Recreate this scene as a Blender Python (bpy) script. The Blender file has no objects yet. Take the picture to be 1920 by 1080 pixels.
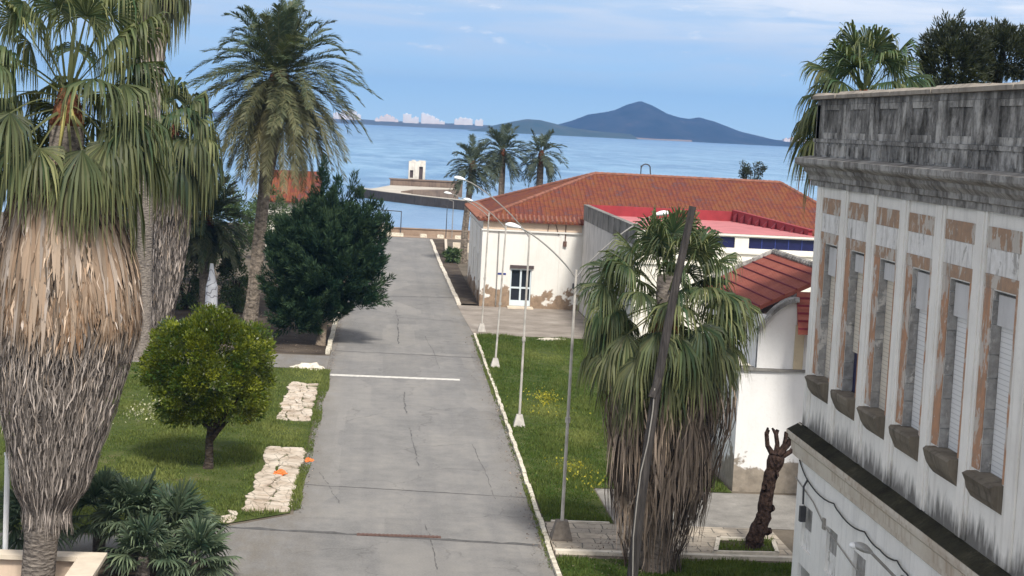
import bpy, math, random
import numpy as np
from mathutils import Vector, Matrix

S = bpy.context.scene
COL = S.collection
rnd = random.Random(7)
R = math.radians

# ------------------------------------------------------------------ camera
cam = bpy.data.objects.new('camera', bpy.data.cameras.new('camera'))
COL.objects.link(cam)
cam.data.sensor_width = 36.0
cam.data.lens = 61.875
cam.data.clip_start = 0.5
cam.data.clip_end = 60000
_r, _u, _b = (0.9961611, -0.07161462, 0.05034282), (-0.04349333, 0.09418226, 0.99460446), (-0.07596962, -0.99297586, 0.09070594)
cam.matrix_world = Matrix(((_r[0], _u[0], _b[0], 0), (_r[1], _u[1], _b[1], 0), (_r[2], _u[2], _b[2], 12.0), (0, 0, 0, 1)))
S.camera = cam

# ------------------------------------------------------------------ light
SUN_EL, SUN_AZ = R(50), R(168)          # azimuth clockwise from +Y (the road direction)
S.view_settings.view_transform = 'Standard'
S.view_settings.look = 'None'
S.view_settings.exposure = 0.92
S.view_settings.gamma = 1.0
sl = bpy.data.lights.new('sun', 'SUN')
sl.energy = 2.2
sl.angle = R(9)
sl.color = (1.0, 0.95, 0.87)
so = bpy.data.objects.new('sun', sl)
COL.objects.link(so)
to_sun = Vector((math.sin(SUN_AZ) * math.cos(SUN_EL), math.cos(SUN_AZ) * math.cos(SUN_EL), math.sin(SUN_EL)))
so.rotation_euler = to_sun.to_track_quat('Z', 'Y').to_euler()
so.location = (20, -40, 60)


class N:
    """tiny node helper"""
    def __init__(s, tree):
        s.t = tree

    def new(s, kind, **kw):
        n = s.t.nodes.new(kind)
        for k, v in kw.items():
            setattr(n, k, v)
        return n

    def put(s, sock, v):
        if isinstance(v, bpy.types.NodeSocket):
            s.t.links.new(v, sock)
        elif v is not None:
            if sock.type == 'RGBA' and isinstance(v, (tuple, list)) and len(v) == 3:
                v = (*v, 1)
            sock.default_value = v

    def pos(s):
        return s.new('ShaderNodeNewGeometry').outputs['Position']

    def scale(s, vec, sc):
        n = s.new('ShaderNodeVectorMath', operation='MULTIPLY')
        s.put(n.inputs[0], vec); n.inputs[1].default_value = sc
        return n.outputs[0]

    def sep(s, vec):
        n = s.new('ShaderNodeSeparateXYZ'); s.put(n.inputs[0], vec)
        return n.outputs

    def noise(s, vec, scale, detail=4, rough=0.6, dist=0.0):
        n = s.new('ShaderNodeTexNoise')
        s.put(n.inputs['Vector'], vec)
        n.inputs['Scale'].default_value = scale
        n.inputs['Detail'].default_value = detail
        n.inputs['Roughness'].default_value = rough
        n.inputs['Distortion'].default_value = dist
        return n.outputs['Fac']

    def voro(s, vec, scale, feature='F1', out='Distance'):
        n = s.new('ShaderNodeTexVoronoi', feature=feature)
        s.put(n.inputs['Vector'], vec); n.inputs['Scale'].default_value = scale
        return n.outputs[out]

    def wave(s, vec, scale, dist=0.0, dirn='X', det=2):
        n = s.new('ShaderNodeTexWave', bands_direction=dirn)
        s.put(n.inputs['Vector'], vec)
        n.inputs['Scale'].default_value = scale
        n.inputs['Distortion'].default_value = dist
        n.inputs['Detail'].default_value = det
        return n.outputs['Fac']

    def ramp(s, f, stops):
        n = s.new('ShaderNodeValToRGB')
        s.put(n.inputs[0], f)
        e = n.color_ramp.elements
        while len(e) < len(stops):
            e.new(0.5)
        for i, (p, c) in enumerate(stops):
            e[i].position = p
            e[i].color = (c, c, c, 1) if not isinstance(c, tuple) else (*c, 1)
        return n.outputs[0]

    def mix(s, f, a, b, mode='MIX'):
        n = s.new('ShaderNodeMix', data_type='RGBA', blend_type=mode)
        s.put(n.inputs[0], f); s.put(n.inputs[6], a); s.put(n.inputs[7], b)
        return n.outputs[2]

    def math(s, op, a, b=None, clamp=False):
        n = s.new('ShaderNodeMath', operation=op, use_clamp=clamp)
        s.put(n.inputs[0], a)
        if b is not None:
            s.put(n.inputs[1], b)
        return n.outputs[0]

    def mrange(s, v, a, b, c=0.0, d=1.0):
        n = s.new('ShaderNodeMapRange')
        s.put(n.inputs[0], v)
        for i, q in enumerate((a, b, c, d)):
            n.inputs[1 + i].default_value = q
        return n.outputs[0]

    def attr(s, name):
        return s.new('ShaderNodeAttribute', attribute_name=name).outputs['Color']

    def bump(s, h, strength=0.5, dist=0.02):
        n = s.new('ShaderNodeBump')
        s.put(n.inputs['Height'], h)
        n.inputs['Strength'].default_value = strength
        n.inputs['Distance'].default_value = dist
        return n.outputs[0]


# ------------------------------------------------------------------ sky
W = bpy.data.worlds.new('World')
S.world = W
W.use_nodes = True
wt = W.node_tree
wt.nodes.clear()
n = N(wt)
sky = n.new('ShaderNodeTexSky', sky_type='NISHITA', sun_disc=False)
sky.sun_elevation = SUN_EL
sky.sun_rotation = SUN_AZ
sky.air_density = 1.2
sky.dust_density = 0.6
SKY_STRENGTH = 0.15
dirv = n.new('ShaderNodeTexCoord').outputs['Generated']
sx = n.sep(dirv)
low = n.ramp(sx[2], [(0.0, (0.62, 0.86, 1.02)), (0.022, (0.49, 0.75, 0.99)), (0.05, (0.43, 0.62, 0.86)), (0.09, (0.46, 0.60, 0.79))])
cl1 = n.noise(n.scale(dirv, (7.0, 7.0, 62.0)), 1.6, 6, 0.55, 0.4)
cl2 = n.noise(n.scale(dirv, (18.0, 18.0, 60.0)), 2.1, 5, 0.6)
band = n.mrange(sx[2], 0.015, 0.075)
cm = n.math('MULTIPLY', n.ramp(cl1, [(0.40, 0.0), (0.62, 1.0)]), band)
low = n.mix(n.math('MULTIPLY', cm, 0.8), low, (0.60, 0.68, 0.80))
# brighter cloud bank towards the upper right
right = n.math('MULTIPLY', n.mrange(sx[0], 0.06, 0.24), n.mrange(sx[2], 0.048, 0.085))
cm2 = n.math('MULTIPLY', n.math('MULTIPLY', right, n.ramp(cl1, [(0.30, 0.0), (0.55, 1.0)])), 0.95, True)
low = n.mix(cm2, low, (0.86, 0.89, 0.94))
puff = n.math('MULTIPLY', n.ramp(cl2, [(0.62, 0.0), (0.74, 1.0)]), n.mrange(sx[2], 0.022, 0.04))
low = n.mix(n.math('MULTIPLY', puff, 0.7), low, (0.84, 0.87, 0.91))
veil = n.new('ShaderNodeRGBToBW'); n.put(veil.inputs[0], sky.outputs[0])
veiled = n.mix(0.82, sky.outputs[0], n.mix(1.0, veil.outputs[0], (1.07, 1.0, 0.94), 'MULTIPLY'))     # thin cloud overhead
hi = n.mix(1.0, veiled, (SKY_STRENGTH,) * 3, 'MULTIPLY')
f = n.mrange(sx[2], 0.09, 0.30)
colr = n.mix(f, n.mix(1.0, low, (0.65,) * 3, 'MULTIPLY'), hi)
bg = n.new('ShaderNodeBackground')
n.put(bg.inputs[0], colr)
bg.inputs[1].default_value = 1.0
wo = n.new('ShaderNodeOutputWorld')
wt.links.new(bg.outputs[0], wo.inputs[0])

S.render.engine = 'CYCLES'
S.cycles.max_bounces = 6
S.cycles.diffuse_bounces = 3
S.cycles.glossy_bounces = 2
S.cycles.transmission_bounces = 2
S.cycles.transparent_max_bounces = 4
S.cycles.volume_bounces = 0
S.cycles.use_denoising = True


# ------------------------------------------------------------------ materials
def new_mat(name):
    m = bpy.data.materials.new(name)
    m.use_nodes = True
    t = m.node_tree
    b = t.nodes['Principled BSDF']
    return m, N(t), b


def plain(name, c, rough=0.8, metal=0.0, var=0.15, sc=3.0):
    m, n, b = new_mat(name)
    f = n.noise(n.pos(), sc, 5)
    lo = tuple(x * (1 - var) for x in c); hi_ = tuple(min(1, x * (1 + var)) for x in c)
    n.put(b.inputs['Base Color'], n.ramp(f, [(0.3, lo), (0.7, hi_)]))
    b.inputs['Roughness'].default_value = rough
    b.inputs['Metallic'].default_value = metal
    return m


def leafmat(name, c1, c2, trans=0.25, tint=(0.5, 0.6, 0.1), rough=0.55, spec=0.3):
    """colour varies from leaf to leaf through the Var attribute: R = hue mix, G = brightness"""
    m, n, b = new_mat(name)
    a = n.new('ShaderNodeSeparateColor')
    n.put(a.inputs[0], n.attr('Var'))
    col = n.mix(a.outputs[0], c1, c2)
    col = n.mix(1.0, col, n.math('MULTIPLY', a.outputs[1], 2.0), 'MULTIPLY')
    n.put(b.inputs['Base Color'], col)
    b.inputs['Roughness'].default_value = rough
    b.inputs['Specular IOR Level'].default_value = spec
    tr = n.new('ShaderNodeBsdfTranslucent')
    n.put(tr.inputs[0], n.mix(0.4, col, tint))
    mx = n.new('ShaderNodeMixShader')
    mx.inputs[0].default_value = trans
    o = n.t.nodes['Material Output']
    n.t.links.new(b.outputs[0], mx.inputs[1]); n.t.links.new(tr.outputs[0], mx.inputs[2])
    n.t.links.new(mx.outputs[0], o.inputs[0])
    return m


def strawmat(name, stops):
    """dry leaf: R of Var picks along the ramp, G is brightness"""
    m, n, b = new_mat(name)
    a = n.new('ShaderNodeSeparateColor')
    n.put(a.inputs[0], n.attr('Var'))
    col = n.ramp(a.outputs[0], stops)
    col = n.mix(1.0, col, n.math('MULTIPLY', a.outputs[1], 2.0), 'MULTIPLY')
    n.put(b.inputs['Base Color'], col)
    b.inputs['Roughness'].default_value = 0.85
    b.inputs['Specular IOR Level'].default_value = 0.15
    return m


def plaster(name, base, dirt, streak=0.5, low=None, high=None, peel=None, peelz=None, bump=0.3, blotch=0.35):
    """painted wall with rain streaks; low/high = (z0,z1) where streaks start; peel = colour shown where the paint has come off below peelz"""
    m, n, b = new_mat(name)
    p = n.pos()
    z = n.sep(p)[2]
    big = n.noise(p, 0.9, 5)
    fine = n.noise(p, 9, 6)
    col = n.mix(n.math('MULTIPLY', n.ramp(big, [(0.45, 0.0), (0.75, 1.0)]), blotch), base, dirt)
    st = n.noise(n.scale(p, (3.2, 3.2, 0.22)), 1.6, 6, 0.62)
    stm = n.ramp(st, [(0.50, 0.0), (0.68, 1.0)])
    col = n.mix(n.math('MULTIPLY', stm, streak), col, dirt)
    for rng_, k in ((low, 1), (high, 1)):
        if rng_:
            g = n.mrange(z, rng_[0], rng_[1])
            st2 = n.noise(n.scale(p, (4.0, 4.0, 0.7)), 1.5, 6, 0.65)
            gt_ = n.noise(n.scale(p, (0.8, 0.8, 0.5)), 1.0, 4, 0.6)
            mk = n.ramp(n.math('ADD', n.math('ADD', n.math('MULTIPLY', g, 0.55), n.math('MULTIPLY', st2, 0.62)), n.math('MULTIPLY', gt_, 0.5)), [(0.80, 0.0), (1.12, 1.0)])
            col = n.mix(n.math('MULTIPLY', mk, 0.9), col, tuple(x * 0.22 for x in dirt))
    if peel:
        g = n.mrange(z, peelz[0], peelz[1], 1.0, 0.0)
        pn = n.noise(p, 0.75, 6, 0.62, 0.3)
        mk = n.ramp(n.math('ADD', n.math('MULTIPLY', g, 0.40), n.math('MULTIPLY', pn, 0.8)), [(0.63, 0.0), (0.66, 1.0)])
        pc = n.ramp(n.noise(p, 3.5, 5), [(0.3, tuple(x * 0.6 for x in peel)), (0.7, peel)])
        col = n.mix(mk, col, pc)
    col = n.mix(n.math('MULTIPLY', n.ramp(fine, [(0.55, 0.0), (0.8, 1.0)]), 0.25), col, dirt)
    n.put(b.inputs['Base Color'], col)
    b.inputs['Roughness'].default_value = 0.9
    b.inputs['Specular IOR Level'].default_value = 0.2
    n.put(b.inputs['Normal'], n.bump(fine, bump, 0.02))
    return m


M = {}
M['leaf_fan'] = leafmat('fan_palm_leaf', (0.028, 0.058, 0.024), (0.20, 0.195, 0.08), 0.16)
M['leaf_fan_dark'] = leafmat('dwarf_palm_leaf', (0.028, 0.058, 0.036), (0.13, 0.16, 0.09), 0.15, (0.2, 0.35, 0.15))
M['leaf_date'] = leafmat('date_palm_leaf', (0.042, 0.066, 0.036), (0.24, 0.21, 0.10), 0.12)
M['leaf_date_far'] = leafmat('far_date_palm_leaf', (0.045, 0.065, 0.05), (0.14, 0.15, 0.09), 0.12)
M['leaf_orange'] = leafmat('orange_tree_leaf', (0.018, 0.050, 0.008), (0.225, 0.24, 0.02), 0.28, (0.45, 0.55, 0.03), 0.4, 0.45)
M['leaf_cypress'] = leafmat('cypress_leaf', (0.010, 0.030, 0.016), (0.050, 0.082, 0.038), 0.08, (0.15, 0.25, 0.08), 0.75, 0.15)
M['leaf_bush'] = leafmat('bush_leaf', (0.03, 0.06, 0.025), (0.09, 0.13, 0.05), 0.15)
M['leaf_pine'] = leafmat('pine_leaf', (0.014, 0.02, 0.012), (0.045, 0.052, 0.026), 0.08)
M['grass'] = leafmat('grass_blade', (0.036, 0.085, 0.014), (0.18, 0.20, 0.06), 0.25, (0.4, 0.5, 0.05), 0.7, 0.15)
M['weed'] = leafmat('yellow_weed', (0.22, 0.24, 0.03), (0.5, 0.42, 0.03), 0.25, (0.7, 0.6, 0.05))
M['pale_weed'] = leafmat('pale_weed', (0.22, 0.24, 0.12), (0.55, 0.52, 0.35), 0.2, (0.6, 0.6, 0.3))
M['straw'] = strawmat('dry_palm_skirt', [(0.0, (0.23, 0.20, 0.178)), (0.36, (0.38, 0.33, 0.29)), (0.56, (0.33, 0.255, 0.19)), (0.8, (0.31, 0.215, 0.145)), (1.0, (0.25, 0.15, 0.085))])
M['straw_dark'] = strawmat('dry_hanging_leaf', [(0.0, (0.14, 0.115, 0.10)), (0.5, (0.29, 0.225, 0.175)), (1.0, (0.50, 0.385, 0.285))])


def bark(name, c1, c2, scale=(6, 6, 14), bump=0.8):
    m, n, b = new_mat(name)
    p = n.scale(n.pos(), scale)
    f = n.noise(p, 1.0, 6, 0.65, 0.6)
    v = n.voro(p, 0.9)
    col = n.mix(n.ramp(f, [(0.35, 0.0), (0.68, 1.0)]), c1, c2)
    n.put(b.inputs['Base Color'], col)
    b.inputs['Roughness'].default_value = 0.95
    b.inputs['Specular IOR Level'].default_value = 0.1
    n.put(b.inputs['Normal'], n.bump(n.math('ADD', f, v), bump, 0.06))
    return m


M['bark_grey'] = bark('palm_bark_grey', (0.10, 0.085, 0.075), (0.27, 0.235, 0.20))
M['bark_date'] = bark('date_palm_bark', (0.09, 0.075, 0.06), (0.33, 0.275, 0.22), (3.5, 3.5, 6))
M['bark_dark'] = bark('dark_bark', (0.03, 0.024, 0.02), (0.09, 0.07, 0.055))
M['bark_tan'] = bark('tan_bark', (0.14, 0.11, 0.085), (0.30, 0.24, 0.18))
M['bark_brown'] = bark('pollard_bark', (0.022, 0.015, 0.013), (0.085, 0.055, 0.045), (11, 11, 7), 1.0)
M['boot_red'] = bark('reddish_leaf_base', (0.07, 0.03, 0.02), (0.24, 0.10, 0.05), (8, 8, 8))
M['wood_pole'] = bark('weathered_pole', (0.035, 0.032, 0.031), (0.095, 0.085, 0.08), (14, 14, 1.2), 0.5)
M['yellow_stalk'] = plain('yellow_green_stalk', (0.34, 0.30, 0.09), 0.6)

M['white_metal'] = plain('pale_metal', (0.46, 0.43, 0.385), 0.6, 0.0, 0.3, 2.5)
M['grey_metal'] = plain('grey_metal', (0.30, 0.29, 0.27), 0.5, 0.3, 0.2, 2.0)
M['lamp_white'] = plain('lamp_white', (0.85, 0.86, 0.86), 0.3, 0, 0.03)
M['lamp_grey'] = plain('lamp_grey', (0.36, 0.36, 0.35), 0.4, 0.2, 0.1)
M['dark_metal'] = plain('dark_metal', (0.05, 0.05, 0.055), 0.6)
M['cable'] = plain('black_cable', (0.03, 0.03, 0.032), 0.7)
M['cable_pale'] = plain('pale_cable', (0.30, 0.28, 0.25), 0.8)
M['tar'] = plain('old_tar', (0.098, 0.095, 0.092), 0.9, 0, 0.35, 5)
M['block'] = plain('brown_concrete', (0.17, 0.145, 0.12), 0.95, 0, 0.3, 6)
M['white_paint'] = plain('white_painted_kerb', (0.62, 0.57, 0.46), 0.9, 0, 0.42, 5)
M['worn_paint'] = plain('worn_road_paint', (0.62, 0.60, 0.55), 0.9, 0, 0.28, 5)
M['stone_pale'] = plain('pale_stone', (0.66, 0.60, 0.50), 0.9, 0, 0.25, 2.5)
def limestone_mat():
    m, n, b = new_mat('broken_limestone')
    p = n.pos()
    a = n.noise(p, 1.1, 6, 0.65); c = n.noise(p, 7, 5, 0.7)
    col = n.ramp(a, [(0.3, (0.34, 0.26, 0.19)), (0.45, (0.53, 0.44, 0.345)), (0.62, (0.67, 0.59, 0.49))])
    cr = n.voro(n.scale(p, (1, 0.7, 1)), 2.6, 'DISTANCE_TO_EDGE')
    col = n.mix(n.ramp(cr, [(0.0, 0.7), (0.05, 0.0)]), col, (0.14, 0.12, 0.085))
    col = n.mix(n.math('MULTIPLY', n.ramp(c, [(0.58, 0.0), (0.7, 1.0)]), 0.6), col, (0.22, 0.19, 0.13))
    n.put(b.inputs['Base Color'], col); b.inputs['Roughness'].default_value = 0.95
    n.put(b.inputs['Normal'], n.bump(c, 0.8, 0.05))
    return m


M['limestone'] = limestone_mat()
M['cream'] = plain('cream_render', (0.66, 0.57, 0.45), 0.9, 0, 0.12, 2)
M['orange'] = plain('orange_scrap', (0.85, 0.22, 0.05), 0.7, 0, 0.2, 12)
M['rust'] = plain('rusty_iron', (0.13, 0.075, 0.06), 0.9, 0, 0.35, 8)
M['glass_dark'] = plain('dark_glass', (0.02, 0.025, 0.035), 0.12, 0, 0.1)
M['blue_glass'] = plain('dark_blue_glass', (0.008, 0.010, 0.06), 0.35, 0, 0.2)
M['door_white'] = plain('pale_blue_door', (0.62, 0.70, 0.74), 0.5, 0, 0.05)
M['blind_dark'] = plain('dark_lintel', (0.08, 0.06, 0.06), 0.9)
M['plate_blue'] = plain('blue_plate', (0.03, 0.05, 0.22), 0.4, 0, 0.05)


# asphalt -----------------------------------------------------------
def asphalt(name, base=0.215):
    m, n, b = new_mat(name)
    p = n.pos()
    q = n.scale(p, (1.0, 0.5, 1.0))
    big = n.noise(q, 0.35, 5, 0.6)
    mid = n.noise(p, 1.6, 6, 0.65)
    fine = n.noise(p, 45, 3, 0.7)
    v = n.math('ADD', n.math('MULTIPLY', big, 0.62), n.math('MULTIPLY', mid, 0.38))
    col = n.ramp(v, [(0.36, (base * 0.74, base * 0.73, base * 0.71)), (0.5, (base, base * 0.97, base * 0.93)), (0.63, (base * 1.25, base * 1.19, base * 1.1))])
    # wheel-path wear and long seams
    wob = n.math('ADD', n.sep(p)[0], n.math('MULTIPLY', n.noise(n.scale(p, (0.3, 0.3, 1)), 1.0, 3), 0.5))
    tr = n.noise(n.scale(p, (1.1, 0.03, 1)), 1.0, 3)
    col = n.mix(n.math('MULTIPLY', n.ramp(tr, [(0.45, 0.0), (0.7, 1.0)]), 0.35), col, (base * 0.6, base * 0.6, base * 0.62))
    # cracks
    wq = n.new('ShaderNodeVectorMath', operation='ADD')
    n.put(wq.inputs[0], p)
    nz = n.new('ShaderNodeTexNoise'); n.put(nz.inputs['Vector'], p); nz.inputs['Scale'].default_value = 0.6; nz.inputs['Detail'].default_value = 6
    n.put(wq.inputs[1], n.scale(nz.outputs['Color'], (2.4, 2.4, 0)))
    cr = n.voro(n.scale(wq.outputs[0], (0.30, 0.16, 1)), 1.0, 'DISTANCE_TO_EDGE')
    gate = n.ramp(n.noise(p, 0.22, 3), [(0.42, 0.0), (0.55, 1.0)])
    ck = n.math('MULTIPLY', n.ramp(cr, [(0.0, 1.0), (0.012, 0.0)]), gate)
    col = n.mix(n.math('MULTIPLY', ck, 0.42), col, (0.07, 0.068, 0.066))
    # repair patches with straight edges
    pv_ = n.new('ShaderNodeTexVoronoi', feature='F1', distance='CHEBYCHEV'); n.put(pv_.inputs['Vector'], n.scale(p, (0.42, 0.13, 0))); pv_.inputs['Scale'].default_value = 1.0
    pr_ = n.new('ShaderNodeSeparateColor'); n.put(pr_.inputs[0], pv_.outputs['Color'])
    col = n.mix(n.math('MULTIPLY', n.ramp(pr_.outputs[0], [(0.72, 0.0), (0.74, 1.0)]), 0.28), col, (base * 0.62, base * 0.61, base * 0.6))
    col = n.mix(n.math('MULTIPLY', n.ramp(pr_.outputs[1], [(0.80, 0.0), (0.82, 1.0)]), 0.22), col, (base * 1.5, base * 1.42, base * 1.3))
    # grit gathers along both edges
    xe_ = n.math('ABSOLUTE', n.math('SUBTRACT', n.sep(p)[0], 1.55))
    ed_ = n.math('MULTIPLY', n.mrange(xe_, 2.7, 3.85), n.ramp(n.noise(n.scale(p, (1.5, 0.5, 1)), 1.0, 5, 0.7), [(0.35, 0.0), (0.62, 1.0)]))
    col = n.mix(n.math('MULTIPLY', ed_, 0.6), col, (base * 0.72, base * 0.62, base * 0.48))
    # stains
    stn = n.noise(p, 0.55, 4, 0.5, 0.5)
    col = n.mix(n.math('MULTIPLY', n.ramp(stn, [(0.62, 0.0), (0.74, 1.0)]), 0.25), col, (base * 0.5, base * 0.5, base * 0.52))
    col = n.mix(n.math('MULTIPLY', n.ramp(n.noise(p, 16, 5, 0.85), [(0.42, 0.0), (0.68, 1.0)]), 0.34), col, (base * 1.7, base * 1.65, base * 1.55))
    n.put(b.inputs['Base Color'], col)
    b.inputs['Roughness'].default_value = 0.92
    b.inputs['Specular IOR Level'].default_value = 0.15
    n.put(b.inputs['Normal'], n.bump(n.math('ADD', fine, n.math('MULTIPLY', ck, -1.5)), 0.35, 0.015))
    return m


M['asphalt'] = asphalt('worn_asphalt', 0.222)
M['asphalt_path'] = asphalt('pale_path', 0.235)


def soil(name, c1, c2, c3=None, sc=1.0):
    m, n, b = new_mat(name)
    p = n.pos()
    a = n.noise(p, 0.6 * sc, 6, 0.65)
    f = n.noise(p, 14, 4, 0.7)
    v = n.math('ADD', n.math('MULTIPLY', a, 0.7), n.math('MULTIPLY', f, 0.3))
    st = [(0.36, c1), (0.56, c2)] + ([(0.68, c3)] if c3 else [])
    n.put(b.inputs['Base Color'], n.ramp(v, st))
    b.inputs['Roughness'].default_value = 0.95
    b.inputs['Specular IOR Level'].default_value = 0.1
    n.put(b.inputs['Normal'], n.bump(f, 0.6, 0.05))
    return m


M['ground'] = soil('dry_ground', (0.10, 0.085, 0.065), (0.17, 0.145, 0.115), (0.24, 0.21, 0.16))
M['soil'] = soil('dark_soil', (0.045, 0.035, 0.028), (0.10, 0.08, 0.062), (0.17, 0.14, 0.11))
M['lawn'] = soil('lawn_base', (0.04, 0.062, 0.014), (0.085, 0.105, 0.03), (0.19, 0.16, 0.09))
M['gravel'] = soil('grey_gravel', (0.20, 0.19, 0.175), (0.29, 0.275, 0.25), (0.38, 0.36, 0.33), 2)
M['concrete'] = soil('pale_concrete', (0.22, 0.19, 0.16), (0.34, 0.30, 0.26), (0.44, 0.40, 0.35))
M['sand'] = soil('brown_sand', (0.24, 0.17, 0.12), (0.36, 0.27, 0.20), (0.44, 0.35, 0.27))
M['far_land'] = soil('far_land', (0.06, 0.07, 0.045), (0.13, 0.11, 0.08), (0.2, 0.17, 0.13), 0.02)


def tiles_mat():
    m, n, b = new_mat('slab_paving')
    p = n.pos()
    br = n.new('ShaderNodeTexBrick')
    nzv = n.new('ShaderNodeTexNoise'); n.put(nzv.inputs['Vector'], p); nzv.inputs['Scale'].default_value = 1.3
    ad = n.new('ShaderNodeVectorMath', operation='ADD'); n.put(ad.inputs[0], p); n.put(ad.inputs[1], n.scale(nzv.outputs['Color'], (0.25, 0.25, 0)))
    n.put(br.inputs['Vector'], ad.outputs[0])
    br.inputs['Scale'].default_value = 1.0
    br.inputs['Brick Width'].default_value = 0.85
    br.inputs['Row Height'].default_value = 0.62
    br.inputs['Mortar Size'].default_value = 0.02
    br.inputs['Color1'].default_value = (0.52, 0.44, 0.34, 1)
    br.inputs['Color2'].default_value = (0.38, 0.33, 0.265, 1)
    br.inputs['Mortar'].default_value = (0.12, 0.11, 0.09, 1)
    f = n.noise(p, 2.2, 6)
    n.put(b.inputs['Base Color'], n.mix(n.math('MULTIPLY', n.ramp(f, [(0.45, 0.0), (0.7, 1.0)]), 0.65), br.outputs['Color'], (0.2, 0.18, 0.15)))
    b.inputs['Roughness'].default_value = 0.9
    n.put(b.inputs['Normal'], n.bump(n.noise(p, 20, 4), 0.4, 0.02))
    return m


M['slabs'] = tiles_mat()


def sea_mat():
    m, n, b = new_mat('sea_water')
    p = n.pos()
    y = n.sep(p)[1]
    a = n.noise(n.scale(p, (0.016, 0.0045, 1)), 1.0, 5, 0.6)
    s2 = n.noise(n.scale(p, (0.09, 0.022, 1)), 1.0, 6, 0.7)
    deep = n.mix(n.ramp(a, [(0.38, 0.0), (0.64, 1.0)]), (0.07, 0.20, 0.385), (0.165, 0.34, 0.53))
    col = n.mix(n.math('MULTIPLY', n.ramp(s2, [(0.45, 0.0), (0.62, 1.0)]), 0.75), deep, (0.27, 0.46, 0.64))
    near = n.mrange(y, 190, 420, 0.5, 0.0)
    col = n.mix(near, col, (0.27, 0.38, 0.56))
    n.put(b.inputs['Base Color'], col)
    b.inputs['Roughness'].default_value = 0.32
    b.inputs['IOR'].default_value = 1.33
    w = n.noise(n.scale(p, (0.25, 0.6, 1)), 1.0, 6, 0.7)
    n.put(b.inputs['Normal'], n.bump(w, 0.9, 0.9))
    return m


M['sea'] = sea_mat()


def rooftile(name, stops, pitch, along, rowlen, bump=0.9, lines=None):
    m, n, b = new_mat(name)
    p = n.pos()
    s = n.sep(p)
    ax = s[0] if along == 'X' else s[1]
    up = s[1] if along == 'X' else s[0]
    a = n.noise(p, 0.55, 8, 0.78, 0.5)
    c = n.noise(n.scale(p, (1.9, 1.9, 1.9)), 1.0, 5, 0.8)
    v = n.math('ADD', n.math('MULTIPLY', a, 0.5), n.math('MULTIPLY', c, 0.5))
    col = n.ramp(v, stops)
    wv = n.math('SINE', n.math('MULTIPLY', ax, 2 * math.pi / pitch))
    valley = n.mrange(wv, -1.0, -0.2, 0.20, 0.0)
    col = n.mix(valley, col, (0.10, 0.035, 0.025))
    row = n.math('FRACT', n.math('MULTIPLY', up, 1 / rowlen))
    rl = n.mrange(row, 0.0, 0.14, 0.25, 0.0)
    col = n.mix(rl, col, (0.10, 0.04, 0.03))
    n.put(b.inputs['Base Color'], col)
    b.inputs['Roughness'].default_value = 0.9
    b.inputs['Specular IOR Level'].default_value = 0.15
    n.put(b.inputs['Normal'], n.bump(n.math('ADD', wv, n.math('MULTIPLY', row, 0.5)), bump, 0.06))
    return m


RED = [(0.38, (0.135, 0.092, 0.10)), (0.445, (0.155, 0.055, 0.048)), (0.495, (0.215, 0.058, 0.034)), (0.535, (0.245, 0.098, 0.04)), (0.575, (0.175, 0.06, 0.045)), (0.63, (0.15, 0.095, 0.10))]
M['roof_x'] = rooftile('red_tiles', RED, 0.30, 'X', 0.42)
M['roof_y'] = rooftile('red_tiles_hip', RED, 0.30, 'Y', 0.42)
M['ridge'] = plain('ridge_tile', (0.24, 0.10, 0.065), 0.9, 0, 0.35, 3)
M['roof_small'] = rooftile('red_board_tiles', [(0.3, (0.21, 0.07, 0.055)), (0.5, (0.30, 0.09, 0.065)), (0.65, (0.36, 0.13, 0.095))], 0.26, 'Y', 9.0, 0.5)

M['wall_front'] = plaster('white_wall', (0.80, 0.78, 0.73), (0.55, 0.48, 0.40), 0.16, peel=(0.36, 0.26, 0.18), peelz=(0.0, 2.3), blotch=0.2)
M['peach'] = plaster('peach_band', (0.70, 0.55, 0.42), (0.5, 0.38, 0.28), 0.25)
M['wall_annex'] = plaster('cream_wall', (0.84, 0.80, 0.70), (0.55, 0.50, 0.42), 0.15, blotch=0.15)
M['wall_grey'] = plaster('grey_stained_wall', (0.64, 0.62, 0.59), (0.30, 0.29, 0.27), 0.7, high=(5.6, 7.0), blotch=0.5)
M['parapet_dark'] = plaster('black_stained_parapet', (0.27, 0.26, 0.24), (0.07, 0.065, 0.06), 0.85, blotch=0.75, bump=0.6)
M['wall_out'] = plaster('white_outbuilding_wall', (0.84, 0.83, 0.81), (0.55, 0.52, 0.47), 0.12, peel=(0.36, 0.31, 0.25), peelz=(0.0, 2.2), blotch=0.15)
M['peeled'] = plaster('peeled_column', (0.62, 0.52, 0.36), (0.30, 0.24, 0.16), 0.6, blotch=0.7)
M['pink'] = plain('pink_flat_roof', (0.50, 0.17, 0.175), 0.9, 0, 0.22, 0.8)
M['crimson'] = plain('crimson_parapet', (0.29, 0.035, 0.042), 0.9, 0, 0.15, 2)
M['maroon'] = plain('maroon_buttress', (0.17, 0.018, 0.028), 0.85, 0, 0.15, 2)

M['facade'] = plaster('grand_facade', (0.86, 0.835, 0.78), (0.50, 0.47, 0.43), 0.35, low=(6.45, 5.35), blotch=0.3, bump=0.5)
M['pilaster'] = plaster('grand_pilaster', (0.88, 0.85, 0.79), (0.52, 0.49, 0.44), 0.4, low=(6.35, 5.3), blotch=0.35, bump=0.5)
M['facade_low'] = plaster('grand_lower_wall', (0.86, 0.84, 0.80), (0.48, 0.47, 0.45), 0.3, blotch=0.3)
M['parapet_old'] = plaster('grand_parapet', (0.27, 0.26, 0.245), (0.075, 0.072, 0.066), 0.9, low=(12.5, 11.6), blotch=0.85, bump=0.8)


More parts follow.
